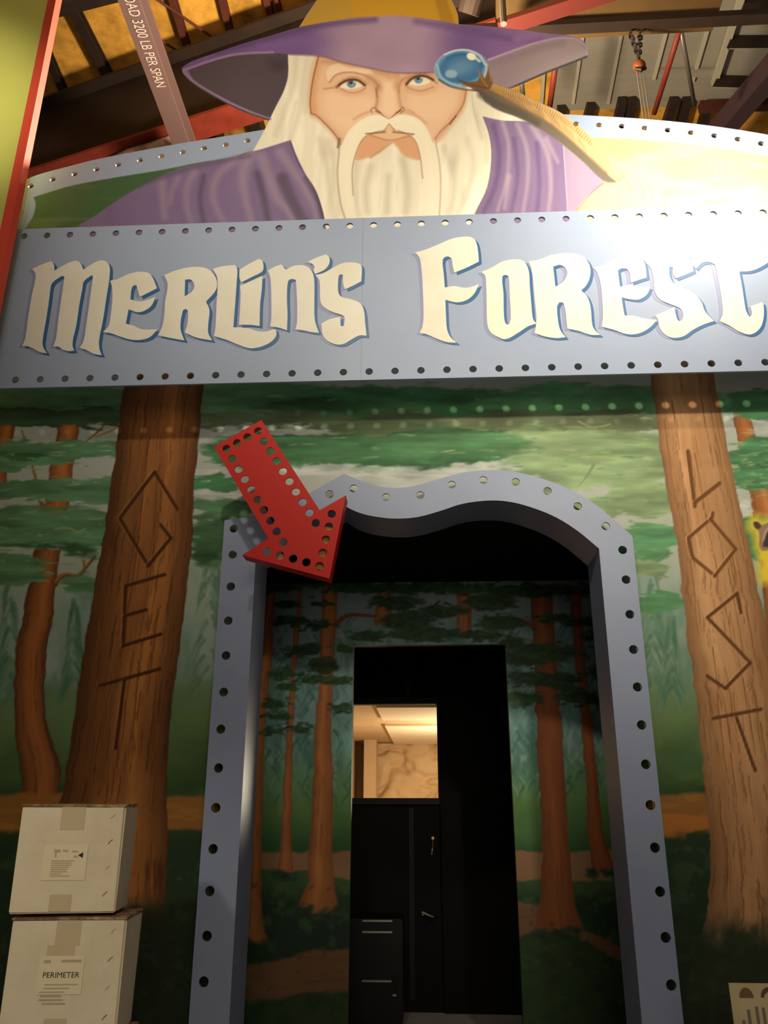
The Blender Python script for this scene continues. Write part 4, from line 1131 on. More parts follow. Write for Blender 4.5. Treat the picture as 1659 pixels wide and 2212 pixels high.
    def wood(a, b):
        t = (a - 1040) / 300.
        f = np.clip(fbm(a - b * .6, b + a * .6, 5, 22, 57, 3), 0, 1)[:, None]
        c0 = np.array((124, 88, 50)) * (1 - t[:, None]) + np.array((190, 160, 116)) * t[:, None]
        c1 = np.array((178, 136, 74)) * (1 - t[:, None]) + np.array((226, 200, 156)) * t[:, None]
        return np.clip((c0 * (1 - f) + c1 * f) / 255., 0, 1)
    P(STAFF, None, 2, fn=wood, ang=60)
    tp = smooth_loop([(1056, 178), (1088, 189), (1126, 204), (1160, 221), (1204, 241), (1238, 264), (1276, 297), (1319, 338)], False, 90, 8)
    for i in range(2, len(tp) - 8, 1):
        p = tp[i]; q = tp[i + 1] - tp[i]; q = q / np.linalg.norm(q); nn = np.array([-q[1], q[0]])
        S([p + nn * 1 - q * 1, p + nn * 9 + q * 2, p + nn * 16], 2.8, (214, 178, 112), 1.8, .75, True, 1)
        S([p + nn * 3 + q * 3.2, p + nn * 13 + q * 4], 1.8, (120, 88, 54), 2, .5)
    S([(1056, 195), (1088, 212), (1131, 235), (1175, 259), (1218, 291), (1270, 337), (1311, 374)], 4, (112, 86, 56), 4, .7, True)
    S([(1348, 370), (1347, 380), (1334, 394)], 3, (170, 140, 100), 3, .8, True)
    G = lambda a, b, c, d, col, **k: cv.dab(a, b, c, d, col, -6, **k)
    cv.dab(995.5, 148, 60, 43.5, (150, 168, 196), -6, .06); G(995.5, 148, 57.5, 41, (96, 146, 182), soft=.1); G(996, 147, 51, 35, (58, 112, 160), soft=.14)
    G(1000, 143, 40, 24, (88, 136, 170), soft=.7); G(985, 152, 26, 17, (96, 142, 174), soft=.8, alpha=.7)
    S([(944, 140), (952, 165), (972, 180), (996, 186)], 5, (160, 200, 208), 4, .75, True); S([(1040, 175), (1048, 160), (1051, 140)], 5, (170, 204, 204), 4, .8, True)
    S([(960, 118), (985, 109), (1012, 109), (1036, 121), (1048, 140)], 3, (222, 230, 222), 3, .85, True)
    S([(966, 125), (990, 117), (1010, 118)], 6, (44, 92, 140), 5, .6, True); S([(1030, 126), (1042, 142)], 6, (40, 92, 146), 5, .7, True)
    cv.dab(1018, 122, 12, 9, (244, 238, 214), 20, .3); S([(1026, 124), (1036, 132)], 6, (236, 234, 214), 4, .8); cv.dab(974.5, 159.5, 16, 11, (150, 180, 200), 0, .35, .9)
    S([(948, 172), (975, 187), (1010, 194), (1040, 196)], 4, (70, 62, 52), 3, .7, True)
    P(CLAW, (118, 84, 50), 2, ang=50); S([(1033, 152), (1042, 172), (1052, 186)], 3, (170, 128, 78), 3, .8, True); S([(1056, 148), (1060, 176)], 2.5, (164, 124, 78), 2.5, .8); S([(990, 173), (1020, 184), (1050, 190)], 3, (84, 60, 38), 3, .7, True)
    return cv.C


def wiz_regions(u, v):
    r = np.zeros(u.shape, int)
    def put(P, k, sm=True):
        Q = smooth_loop(P, True, 50, 3) if sm else np.array(P)
        b = (u > Q[:, 0].min()) & (u < Q[:, 0].max()) & (v > Q[:, 1].min()) & (v < Q[:, 1].max())
        i = np.nonzero(b)[0]
        r[i[sd_poly(u[i], v[i], Q) < 0]] = k
    r[u > 1000] = 9; put(FIELD_L, 1); put(FIELD_R, 10); put(ROBE_L, 2); put(ROBE_R, 2); put(HAT, 5); put(HAIR, 3); put(FACE, 4)
    MUB = [(840, 258), (813, 248), (791, 253), (762, 273), (744, 299), (734, 335), (745, 480), (940, 480), (949, 357), (936, 313), (922, 277), (900, 255), (875, 248)]
    put(MUB, 3); put(BRIM, 5); put(CONE, 6)
    b = v < np.interp(u, [645, 720, 780, 830, 880, 940, 990], [58, 45, 38, 35, 36, 43, 52]); r[(r == 6) & ~b] = 5
    put(STAFF, 7); put(CLAW, 7)
    r[np.hypot((u - 995.5) / 59, (v - 148) / 42.5) < 1] = 8
    r[(r == 8) & (sd_poly(u, v, np.array(CLAW, float)) < 0)] = 7
    return r


x0, x1 = xz([(0, 500)], Y_TOP)[0][0], xz([(1905, 400)], Y_TOP)[0][0]
xa, xb = xz([(385, 150), (1365, 300)], Y_TOP)[:, 0]
z0 = xz([(800, 560)], Y_TOP)[0][1]; z1 = xz([(842, -305)], Y_TOP)[0][1]; zm = xz([(1100, 30)], Y_TOP)[0][1] + .02
xs = axis_pts([(x0 - .02, .0062), (xa, .0042), (xb, .008), x1 + .02])
zs = axis_pts([(z0, .0052), (zm, .02), z1 + .02])
wz = painted_board('arch_board', xs, zs, Y_TOP, wizard, board_sdf, SIGNPAINT, sign,
                   (wiz_regions, {1: ('painted_field', 'green field painted behind the wizard'), 9: ('border_panel', None), 10: ('painted_field', 'green field beyond the staff painted pale with lamp glare'), 2: ('painted_robe', 'purple striped robe'), 3: ('painted_beard', 'long cream hair and beard'),
                                  4: ('painted_face', 'stern face with blue eyes'), 5: ('painted_hat_brim', 'wide purple hat brim'), 6: ('painted_hat_crown', 'golden hat crown'),
                                  7: ('painted_staff', 'brown twisted wooden staff'), 8: ('painted_gem', 'round blue gem')}), 0.016, mat('board_edge_pale', rgb(176, 178, 180), .6))
box('light_block_board', (XB0 + .1, Y_TOP + .017, 4.20), (XB1 - .1, Y_WALL - .002, 4.22), DARKBACK, sign)  # unseen board added to keep light out of the gap behind the sign
# standoffs that carry the sign off the wall
for px in (120, 600, 1150, 1640):
    p = V3(px, 700, Y_TOP)
    bm = bmesh.new(); prism_bm(bm, (p.x, Y_TOP + .016, p.z), (p.x, Y_WALL + .005, p.z), .05, .05); from_bm('wall_bracket', bm, DARKBACK, sign)
    bm = bmesh.new(); prism_bm(bm, (p.x, Y_BAN + .014, p.z), (p.x, Y_TOP, p.z), .04, .04); from_bm('spacer_block', bm, DARKBACK, sign)

# ================================================================== THE RED ARROW
Y_ARR = -0.40
AP = [(564.6, 907), (462, 964.6), (579.7, 1162.8), (523, 1199), (711.7, 1250), (747, 1070), (690.4, 1102)]
aw = [tuple(p) for p in xz(AP, Y_ARR)]
c7 = lambda x, y: (400 + x / 2.765, 800 + y / 2.765)
ah = [(435, 361), (371, 397), (309, 432), (246, 466), (281, 528), (319, 590), (356, 650), (394, 711), (432, 773), (470, 834), (508, 898), (546, 962), (586, 1026), (487, 1083), (567, 1105), (645, 1124), (724, 1146), (803, 1169), (822, 1089), (840, 1010), (858, 932), (875, 857), (780, 912), (741, 850), (701, 787), (661, 725), (622, 663), (583, 603), (546, 541), (508, 482), (470, 424)]
arrow = empty('arrow_sign', (aw[0][0], Y_ARR, aw[0][1]), 'red box arrow with bulb holes pointing down at the entrance', 'arrow')
plate('arrow_face', aw, [circle(c, .0212) for c in xz([c7(*h) for h in ah], Y_ARR)], Y_ARR, .008, RED, arrow)
na = len(aw)
V = [(p[0], Y_ARR + .008, p[1]) for p in aw] + [(p[0], Y_ARR + .095, p[1]) for p in aw]
mesh('side_wall', V, [(i, (i + 1) % na, (i + 1) % na + na, i + na) for i in range(na)], RED, arrow)


def strut(name, p, q, w, y0, y1, m, parent):
    a, b = xz([p, q], Y_ARR)
    d = (b - a) / np.linalg.norm(b - a); s = np.array([-d[1], d[0]]) * w / 2
    P = [a - s, b - s, b + s, a + s]
    return plate(name, P, [], y0, y1 - y0, m, parent)


strut('plywood_strip', c7(806, 1180), c7(856, 925), .06, Y_ARR + .03, Y_ARR + .045, PLY, arrow)
strut('plywood_strip', c7(556, 1092), c7(582, 1112), .05, Y_ARR + .03, Y_ARR + .045, PLY, arrow)
strut('mounting_arm', c7(470, 800), c7(520, 760), .04, Y_ARR + .045, Y_ARCH - .001, DARKBACK, arrow)

# ================================================================== NEIGHBOURING LIME BOARD (cropped at the left edge)
Y_LIME = -0.55
LIME = mat('lime_paint', rgb(206, 208, 104), .5, .35, noise=(1.4, rgb(196, 196, 104), .4, .7))
REDT = mat('red_trim_paint', rgb(214, 78, 56), .6, .2)
la = xz([(104.5, 0), (0, 505)], Y_LIME); lb = xz([(122, 0), (0, 612)], Y_LIME)
da = (la[1] - la[0]); db = (lb[1] - lb[0])
def ext(p, d, z): return (p[0] + d[0] * (z - p[1]) / d[1], z)
ZT, ZL = 7.6, 2.2
limeb = empty('neighbour_board', (ext(la[0], da, ZL)[0] - .5, Y_LIME, 0), 'lime green slanting board with a red edge at the far left', 'board')
PL = [ext(la[0], da, ZL), ext(la[0], da, ZT), (ext(la[0], da, ZT)[0] - 1.0, ZT), (ext(la[0], da, ZL)[0] - .6, ZL)]
plate('lime_face', PL, [], Y_LIME, .06, LIME, limeb)
plate('red_trim', [ext(la[0], da, ZL), ext(lb[0], db, ZL), ext(lb[0], db, ZT), ext(la[0], da, ZT)], [], Y_LIME - .006, .066, REDT, limeb)
pxl = ext(la[0], da, ZL)[0] - .35
box('leg_post', (pxl - .05, Y_LIME + .062, 0), (pxl + .05, Y_LIME + .15, ZT - .2), DARKBACK, limeb)

# ================================================================== CARTONS
CARD = mat('white_carton', rgb(226, 214, 186), .75, .2, noise=(3.5, rgb(210, 196, 164), .42, .72), bump=.08, bscale=18)
CARDIN = mat('kraft_edge', rgb(120, 92, 68), .85, .1, noise=(14, rgb(200, 182, 144), .45, .7))
TAPE = mat('carton_tape', rgb(200, 184, 148), .5, .3)
LABEL = mat('carton_label', rgb(230, 216, 182), .6, .2)
INK = mat('label_ink', rgb(52, 46, 44), .6, .2)
GREY_INK = mat('faded_ink', rgb(186, 170, 138), .6, .2)
YC = -0.95


def text_mesh(body, size):
    cu = bpy.data.curves.new('txt', 'FONT'); cu.body = body; cu.size = size; cu.align_x = 'CENTER'; cu.align_y = 'CENTER'
    o = bpy.data.objects.new('txt', cu); COL.objects.link(o)
    bpy.context.view_layer.update()
    me = bpy.data.meshes.new_from_object(o.evaluated_get(bpy.context.evaluated_depsgraph_get()))
    bpy.data.objects.remove(o); bpy.data.curves.remove(cu)
    return me


def quad_local(nm, x0, x1, z0, z1, y, m, parent, group=None):
    me = bpy.data.meshes.new(nm)
    me.from_pydata([(x0, y, z0), (x1, y, z0), (x1, y, z1), (x0, y, z1)], [], [(0, 1, 2, 3)])
    me.materials.append(m)
    o = bpy.data.objects.new(nm, me); COL.objects.link(o); o.parent = parent
    return o


def local(nm, bm, m, parent):
    me = bpy.data.meshes.new(nm); bmesh.ops.recalc_face_normals(bm, faces=bm.faces[:]); bm.to_mesh(me); bm.free(); me.materials.append(m)
    o = bpy.data.objects.new(nm, me); COL.objects.link(o); o.parent = parent
    return o


def carton(label, cx, z0, w, d, h, rot, kind):
    """front bottom centre at cx, z0"""
    e = empty('carton', (cx, YC, z0), label, 'box', 'white cartons stacked at the left')
    e.rotation_euler = (0, 0, math.radians(rot))
    rr = random.Random(int(z0 * 1000))
    bm = bmesh.new(); box_bm(bm, (-w / 2, 0, .004), (w / 2, d, h - .012), .006)
    for v in bm.verts:
        v.co.x += rr.uniform(-.003, .003); v.co.z += rr.uniform(-.002, .002)
    local('carton_body', bm, CARD, e)
    # closed top flaps, slightly sprung, torn kraft edge showing
    for k in (0, 1):
        bm = bmesh.new()
        y0, y1 = (-.004, d / 2 - .004) if k == 0 else (d / 2 + .004, d + .004)
        box_bm(bm, (-w / 2 - .003, y0, h - .012), (w / 2 + .003, y1, h - .004), .0015)
        for v in bm.verts:
            v.co.z += (.006 * math.sin((v.co.x + w) * 19) if v.co.y < d * .2 and k == 0 else 0)
        local('top_flap', bm, CARDIN, e)
    # side crease (glued lap) on the front right edge with finger dents
    bm = bmesh.new(); box_bm(bm, (w / 2 - .052, -.0025, .012), (w / 2 - .006, .002, h - .018), .001)
    local('glue_lap', bm, CARD, e)
    for k in range(4):
        bm = bmesh.new(); zc = h * (.16 + .23 * k)
        tube_bm(bm, [(w / 2 - .052, -.003, zc), (w / 2 - .045, -.004, zc + .010), (w / 2 - .036, -.0035, zc + .016)], .0014, 6)
        local('staple_mark', bm, TAPE if k % 2 else CARDIN, e)
    quad_local('tape_strip', -.045, .045, h - .10, h - .014, -.0012, TAPE, e)
    quad_local('tape_strip', -.05, .03, .012, .07, -.0012, TAPE, e)
    lz = h * .30 if kind == 0 else h * .36
    lw, lh = .16, .125
    lab = quad_local('label_sticker', -lw / 2 - .01, lw / 2 - .01, lz, lz + lh, -.0022, LABEL, e)
    if kind == 0:
        for (x, z, a, b) in ((-.055, .098, .024, .010), (-.022, .100, .020, .007), (.012, .098, .022, .006), (-.050, .080, .006, .018), (.02, .080, .014, .006)):
            quad_local('printed_mark', x, x + a, lz + z, lz + z + b, -.0030, GREY_INK, lab)
        bm = bmesh.new(); bmesh.ops.create_circle(bm, cap_ends=True, segments=3, radius=.012, matrix=Matrix.Translation((.048, -.0031, lz + .088)) @ Matrix.Rotation(math.pi / 2, 4, 'X') @ Matrix.Rotation(math.pi / 2, 4, 'Z'))
        local('printed_mark', bm, INK, lab)
        for k in range(8):
            quad_local('printed_line', -.06, -.06 + rr.uniform(.03, .09), lz + .066 - k * .0075, lz + .0695 - k * .0075, -.0030, GREY_INK, lab)
    else:
        me = text_mesh('PERIMETER', .026); me.materials.append(INK); me.name = 'printed_word'
        o = bpy.data.objects.new('printed_word', me); COL.objects.link(o); o.parent = lab; o.location = (-.008, -.0032, lz + .062); o.rotation_euler = (math.pi / 2, 0, 0); o.scale = (1.05, 1.0, 1)
        quad_local('printed_mark', -.075, -.05, lz + .102, lz + .112, -.003, GREY_INK, lab); quad_local('printed_mark', -.012, .06, lz + .104, lz + .112, -.003, GREY_INK, lab)
        for k in range(6):
            x = -.08 + rr.uniform(0, .02)
            quad_local('printed_line', x, x + rr.uniform(.07, .12), lz + .030 - k * .012, lz + .034 - k * .012, -.0030, GREY_INK, lab)
        quad_local('tape_strip', -.07, .03, h - .17, h - .10, -.0011, TAPE, e)
    return e


pa, pb = V3(58, 1738, YC), V3(266, 1733, YC)
ztop = (pa.z + pb.z) / 2 + .004
w1 = (pb - pa).length * 1.02
cxx = (pa.x + pb.x) / 2
h1 = ztop - (V3(38, 1984, YC).z + V3(248, 1970, YC).z) / 2
h2 = .405
zs_ = ztop - h1
carton('topmost white carton with a faded symbol label in the stack', cxx, zs_, w1, .25, h1, 9, 0)
carton('white carton labelled PERIMETER under the topmost one', cxx + .035, zs_ - h2, w1 * 1.07, .26, h2, 6, 1)
h3 = (zs_ - h2) / 2
carton('white carton at floor level of the stack', cxx + .02, 0.0, w1 * 1.1, .3, h3, 4, 0)
carton('white carton below the one labelled PERIMETER', cxx + .05, h3, w1 * 1.1, .3, h3, 7, 0)

# ================================================================== NOTICE BOARD at the lower right
Y_N = -0.75
nb = xz([(1574, 2123.5), (1660, 2122)], Y_N)
nx0, nz1 = nb[0][0], nb[0][1]
notice = empty('notice_board', (nx0 + .15, Y_N, 0), 'small cream notice with printed icons and bars on a stand', 'notice')
NP = mat('notice_paper', rgb(202, 184, 142), .6, .25, noise=(12, rgb(188, 168, 126), .4, .7))
sk = at(np.array([1574., 1588.]), np.array([2123., 2212.]), Y_N)
nd = (sk[1][0] - sk[0][0]) / (sk[1][2] - sk[0][2])
def npt(a, b): return (nx0 + a + nd * (-b) * .35, nz1 - b)
plate('notice_sheet', [npt(0, 0), npt(.32, 0), npt(.32, .46), npt(0, .46)], [], Y_N, .006, NP, notice)
INK2 = mat('notice_ink_brown', rgb(116, 92, 62), .6); INK3 = mat('notice_ink_grey', rgb(120, 112, 100), .6); INK4 = mat('notice_ink_red', rgb(112, 66, 60), .6)
arc = [npt(.058 + .026 * math.cos(math.pi * k / 12), .048 - .034 * math.sin(math.pi * k / 12)) for k in range(13)]
plate('printed_icon', arc, [], Y_N - .001, .0006, INK2, notice)
arc = [npt(.142 + .032 * math.cos(math.pi * k / 12), .046 - .034 * math.sin(math.pi * k / 12)) for k in range(13)] + [npt(.142 - .02 * math.cos(math.pi * k / 12), .046 - .018 * math.sin(math.pi * k / 12)) for k in range(13)]
plate('printed_icon', arc, [], Y_N - .001, .0006, INK4, notice)
for a, b0_, b1_, w in ((.030, .12, .40, .012), (.052, .085, .14, .012), (.083, .075, .36, .011), (.107, .078, .38, .011), (.15, .08, .34, .011), (.19, .09, .3, .011), (.24, .08, .38, .011)):
    plate('printed_bar', [npt(a, b0_), npt(a + w, b0_), npt(a + w, b1_), npt(a, b1_)], [], Y_N - .001, .0006, INK3, notice)
box('stand_post', (nx0 + .14, Y_N + .007, .02), (nx0 + .17, Y_N + .03, nz1 - .05), DARKBACK, notice)
box('stand_base', (nx0 + .02, Y_N - .12, 0), (nx0 + .29, Y_N + .16, .02), DARKBACK, notice)

# ================================================================== BLACK ROOM BEHIND THE DOORWAY
wx1 = at(np.array(945.), np.array(1620.), Y_IN)[0]
wx0 = at(np.array(690.), np.array(1620.), Y_IN)[0]
wz1 = float(at(np.array(855.), np.array(1521.5), Y_IN)[2]); wz0 = float(at(np.array(855.), np.array(1724.), Y_IN)[2])
bi = plate('wall_inner', [(-1.9, 0), (2.02, 0), (2.02, 3.2), (-1.9, 3.2)], [[(wx0, wz0), (wx1, wz0), (wx1, wz1), (wx0, wz1)]], Y_IN, .06, BLACK)
tag(bi, kind='structure')
yb0 = Y_BACK + .08
for nm, lo, hi in (('wall_inner_left', (-1.95, yb0, 0), (-1.9, Y_IN, 3.2)), ('wall_inner_right', (2.02, yb0, 0), (2.07, Y_IN, 3.2)), ('ceiling_inner', (-1.95, yb0, 3.2), (2.07, Y_IN + .06, 3.28))):
    tag(box(nm, lo, hi, BLACK), kind='structure')
wf_ = empty('window_1', (wx0, Y_IN, wz0), 'black framed unglazed opening to the lit room', 'window'); tag(wf_, kind='structure')
del wf_['category']
for nm, lo, hi in (('window_head', (wx0 - .05, Y_IN - .025, wz1), (wx1 + .045, Y_IN - .001, wz1 + .055)), ('window_sill', (wx0 - .05, Y_IN - .03, wz0 - .05), (wx1 + .045, Y_IN - .001, wz0)),
                   ('window_jamb', (wx1, Y_IN - .025, wz0), (wx1 + .045, Y_IN - .001, wz1))):
    box(nm, lo, hi, BLACKEDGE, wf_)
for u_, v0_, v1_ in ((881, 1392, 1508), (948, 1392, 1506), (1062, 1392, 2160), (888, 1745, 2160)):
    a, b = V3(u_, v0_, Y_IN), V3(u_, v1_, Y_IN)
    box('batten', (a.x - .02, Y_IN - .018, max(.02, b.z)), (a.x + .02, Y_IN - .0005, min(3.18, a.z)), BLACKEDGE, bi)
# black door leaf standing at the right of the opening, with lever and coat hook
dX = V3(950, 1800, Y_IN).x + .01
door = box('door_1', (dX, Y_IN - .07, .02), (dX + .62, Y_IN - .03, 2.9), BLACK)
tag(door, kind='structure')
CHR = mat('dull_chrome', rgb(190, 184, 168), .3, .5, 1.0)
dl_ = V3(914, 1974, Y_IN - .05)
lev = empty('door_lever', (dl_.x, Y_IN - .0, dl_.z), 'small chrome lever handle on the black inner wall', 'handle')
bm = bmesh.new(); tube_bm(bm, [(dl_.x, Y_IN - .001, dl_.z), (dl_.x, Y_IN - .05, dl_.z)], .012); from_bm('spindle', bm, CHR, lev)
bm = bmesh.new(); tube_bm(bm, [(dl_.x - .01, Y_IN - .05, dl_.z + .01), (dl_.x + .03, Y_IN - .055, dl_.z - .005), (dl_.x + .08, Y_IN - .055, dl_.z - .022)], [.011, .010, .007]); from_bm('lever', bm, CHR, lev)
hk = V3(934, 1832, Y_IN - .03)
hook = empty('wall_hook', (hk.x, Y_IN, hk.z), 'small brass hook hanging on the black inner wall', 'hook')
bm = bmesh.new(); tube_bm(bm, [(hk.x + .005, Y_IN - .001, hk.z + .06), (hk.x + .004, Y_IN - .02, hk.z + .03), (hk.x - .002, Y_IN - .028, hk.z - .02), (hk.x - .008, Y_IN - .024, hk.z - .05)], [.004, .004, .006, .008]); from_bm('hook_shank', bm, mat('old_brass', rgb(186, 160, 110), .35, .5, .8), hook)
bm = bmesh.new(); tube_bm(bm, [(hk.x + .005, Y_IN - .0005, hk.z + .075), (hk.x + .005, Y_IN - .006, hk.z + .075)], .012); from_bm('hook_rose', bm, MATS['old_brass'], hook)
# flight case
fy = 2.35
fa, fb = V3(786, 1985, fy), V3(852, 2190, fy)
CASE = mat('black_laminate', rgb(12, 11, 10), .4, .3)
fz1 = fa.z
case = empty('flight_case', ((fa.x + fb.x) / 2, fy, 0), 'tall black flight case with metal edge strips inside the doorway', 'case')
x0c, x1c = V3(745, 2000, fy).x, fb.x + .06
box('case_body', (x0c, fy, .05), (x1c, fy + .42, fz1), CASE, case, .008)
for zz in (fz1 - .012, fz1 - .085, .32):
    box('edge_strip', (fa.x - .01, fy - .006, zz - .006), (fb.x - .015, fy - .0005, zz + .006), CHR, case)
box('latch_plate', (fb.x - .02, fy - .008, fz1 - .50), (fb.x + .02, fy - .0005, fz1 - .36), BLACKEDGE, case)
box('latch_tongue', (fb.x - .012, fy - .014, fz1 - .49), (fb.x + .014, fy - .0085, fz1 - .476), CHR, case)
for cx_ in (x0c + .06, x1c - .06):
    for cy_ in (fy + .07, fy + .35):
        bm = bmesh.new(); tube_bm(bm, [(cx_ - .015, cy_, .025), (cx_ + .015, cy_, .025)], .025, 14); from_bm('castor', bm, BLACKEDGE, case)

# ---- the lit room seen through that window
ROOM = mat('room_plaster', rgb(206, 174, 130), .8, .2, noise=(2.0, rgb(196, 164, 122), .4, .7))
PANEL = mat('room_ceiling_panel', rgb(242, 222, 182), .7, .2)  # paler than the plaster: the panels' lit look is put into the colour
YR = 8.7
RZ = float(at(np.array(880.), np.array(1606.), YR)[2])
rx0 = V3(772, 1600, YR).x; rx1 = 3.2
tag(box('wall_room_left', (rx0 - .1, Y_IN + .07, 0), (rx0, YR, RZ + .6), ROOM), kind='structure')
tag(box('wall_room_right', (rx1, Y_IN + .07, 0), (rx1 + .1, YR, RZ + .6), ROOM), kind='structure')
tag(box('wall_room_back', (rx0 - .1, YR + .1, 0), (rx1 + .1, YR + .2, RZ + .6), ROOM), kind='structure')
ceil = box('ceiling_room', (rx0 - .1, Y_IN + .07, RZ), (rx1 + .1, YR + .2, RZ + .1), ROOM)
tag(ceil, kind='structure')
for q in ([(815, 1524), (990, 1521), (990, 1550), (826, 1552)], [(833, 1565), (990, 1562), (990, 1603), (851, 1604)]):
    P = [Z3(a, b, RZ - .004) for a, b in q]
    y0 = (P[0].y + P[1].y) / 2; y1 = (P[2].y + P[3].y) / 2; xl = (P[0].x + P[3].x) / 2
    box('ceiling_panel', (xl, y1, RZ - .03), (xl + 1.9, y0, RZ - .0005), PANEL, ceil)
pl0, pl1 = V3(786, 1640, YR - .7), V3(812, 1640, YR - .7)
tag(box('wall_room_pier', (pl0.x, YR - .7, 0), (pl1.x, YR - .25, RZ), ROOM), kind='structure')
tag(box('trim_1', (rx0 + .0005, YR - 2.6, 0.0), (rx0 + .03, YR - 2.3, 1.95), mat('room_trim_brown', rgb(128, 88, 56), .7)), kind='structure')
# lumpy carved rock face on the far wall
nx_, nz_ = 120, 100
X, Z = np.meshgrid(np.linspace(pl1.x - .1, rx1, nx_), np.linspace(0, RZ - .01, nz_), indexing='ij')
g = fbm(X, Z, .9, .55, 301, 4); rg = np.abs(fbm(X + .4 * g, Z + .5 * g, .55, .30, 311, 3) - .5) * 2
D = .05 + .30 * g * sstep(.2, 1.0, 1.0) + .10 * sstep(0, .22, rg)
V = np.stack([X.ravel(), (YR + .1 - D).ravel(), Z.ravel()], 1)
ii = np.arange(nx_ * nz_).reshape(nx_, nz_)
F = [tuple(int(k) for k in q) for q in np.stack([ii[:-1, :-1], ii[1:, :-1], ii[1:, 1:], ii[:-1, 1:]], -1).reshape(-1, 4)]
rock = mesh('rock_wall', V, F, mat('cream_rock', rgb(220, 188, 142), .8, .2, noise=(1.5, rgb(206, 172, 128), .4, .7)), None, False)
tag(rock, 'cream sculpted rock face on the far wall of the lit room', 'rock')
for p in rock.data.polygons: p.use_smooth = True
lamp('room_fill', 'POINT', (.7, 5.6, 1.75), 140, (1.0, .87, .66), .12)  # hidden point light added in place of the ceiling panels' glow

# ================================================================== ROOF OF THE HALL
INSUL = mat('yellow_insulation', rgb(226, 166, 70), .9, .1, noise=(1.5, rgb(118, 84, 34), .42, .70), bump=.6, bscale=5)
STEEL = mat('oxide_red_steel', rgb(92, 44, 30), .6, .3, noise=(3, rgb(70, 34, 24), .4, .7))
DSTEEL = mat('dark_steel', rgb(46, 32, 24), .6, .3, noise=(3, rgb(36, 26, 20), .4, .7))
RSTEEL = mat('red_primer_steel', rgb(124, 46, 32), .55, .3, noise=(4, rgb(104, 38, 26), .4, .7))
BRN = mat('brown_girder_paint', rgb(96, 72, 38), .6, .3, noise=(2, rgb(80, 58, 30), .4, .7))
DECK = mat('grey_metal_deck', rgb(150, 142, 128), .5, .35, noise=((.6, 6, 1), rgb(138, 130, 116), .4, .7))
PURL = mat('mauve_beam_paint', rgb(92, 70, 68), .55, .3)
ZR = 11.0
roof = box('ceiling_roof', (-14, -7, ZR), (1.9, 18, ZR + .1), INSUL)
tag(roof, kind='structure')
YD = Z3(1300, 234, ZR).y
r2 = box('ceiling_roof_far', (1.9, YD, ZR), (14, 18, ZR + .1), INSUL); tag(r2, kind='structure')
dk = box('ceiling_deck', (1.9, -7, ZR - .02), (14, YD, ZR + .1), DECK); tag(dk, kind='structure')


def bar(name, p, q, Z, w, h, m, parent=None, ext=(0, 0)):
    a, b = Z3(*p, Z), Z3(*q, Z)
    d = (b - a)
    a, b = a - d * ext[0], b + d * ext[1]
    bm = bmesh.new(); prism_bm(bm, a + Vector((0, 0, h / 2)), b + Vector((0, 0, h / 2)), w, h)
    return from_bm(name, bm, m, parent)


def ibeam(name, p, q, Z, w, h, m, mf, ext=(0, 0), label='', cat='beam', group=None, t=.03):
    a, b = Z3(*p, Z), Z3(*q, Z)
    d = b - a
    a, b = a - d * ext[0], b + d * ext[1]
    e = empty(name, (a + b) / 2, label, cat, group)
    for part, z, ww, hh, mm in (('bottom_flange', t / 2, w, t, mf), ('web', h / 2, t, h - 2 * t - .001, m), ('top_flange', h - t / 2, w, t, m)):
        bm = bmesh.new(); prism_bm(bm, a + Vector((0, 0, z)), b + Vector((0, 0, z)), ww, hh); from_bm(part, bm, mm, e)
    return e


JN = 'roof joists over the sign'
for i, (p, q, w) in enumerate((((157, 25), (238, 182), .15), ((96, 112), (142, 218), .11), ((370, 0), (411, 132), .10), ((478, 0), (503, 102), .10), ((575, 0), (592, 73), .10), ((596, 0), (612, 66), .06), ((700, 0), (705, 60), .10))):
    lab = ('dark joist between the lime board and the lettered beam', 'short dark joist next to the lime board', 'red brown joist just right of the lettered beam', 'red brown joist above the hat brim tip', 'red brown joist left of the golden hat crown', 'thin joist twinned beside another left of the hat crown', 'joist hidden behind the golden hat crown')[i]
    ibeam('roof_joist', p, q, ZR - .16, w * .8, .14, STEEL if i > 1 else DSTEEL, STEEL if i > 1 else DSTEEL, (.4, 3.0), lab, 'joist', JN, .02)
# bracing rods between the joists
for i, (p, q) in enumerate((((330, -8), (499, 108)), ((305, 60), (407, 125)), ((590, 48), (690, 18)))):
    a, b = Z3(*p, ZR - .165), Z3(*q, ZR - .165)
    bm = bmesh.new(); tube_bm(bm, [a, b], .016, 8)
    o = from_bm('bracing_rod', bm, STEEL); tag(o, ('long thin bracing rod crossing the yellow insulation', 'thin rod right of the lettered beam', 'rod left of the hat crown')[i], 'rod', 'bracing rods')
o = bar('cross_bar', (112, 27), (226, -2), ZR - .42, .16, .08, DSTEEL, None, (.6, .8)); tag(o, 'dark cross bar at the top left corner of the roof', 'bar')
sh = [Z3(60, 28, ZR - .34), Z3(120, 20, ZR - .34), Z3(222, -6, ZR - .34), Z3(200, -80, ZR - .34), Z3(60, -60, ZR - .34)]
o = mesh('light_sheet', sh + [p + Vector((0, 0, .02)) for p in sh], [(0, 1, 2, 3, 4), (9, 8, 7, 6, 5)] + [(i, (i + 1) % 5, (i + 1) % 5 + 5, i + 5) for i in range(5)], mat('pale_sheet', rgb(196, 186, 180), .7))
tag(o, 'pale translucent roof sheet at the top left', 'sheet')
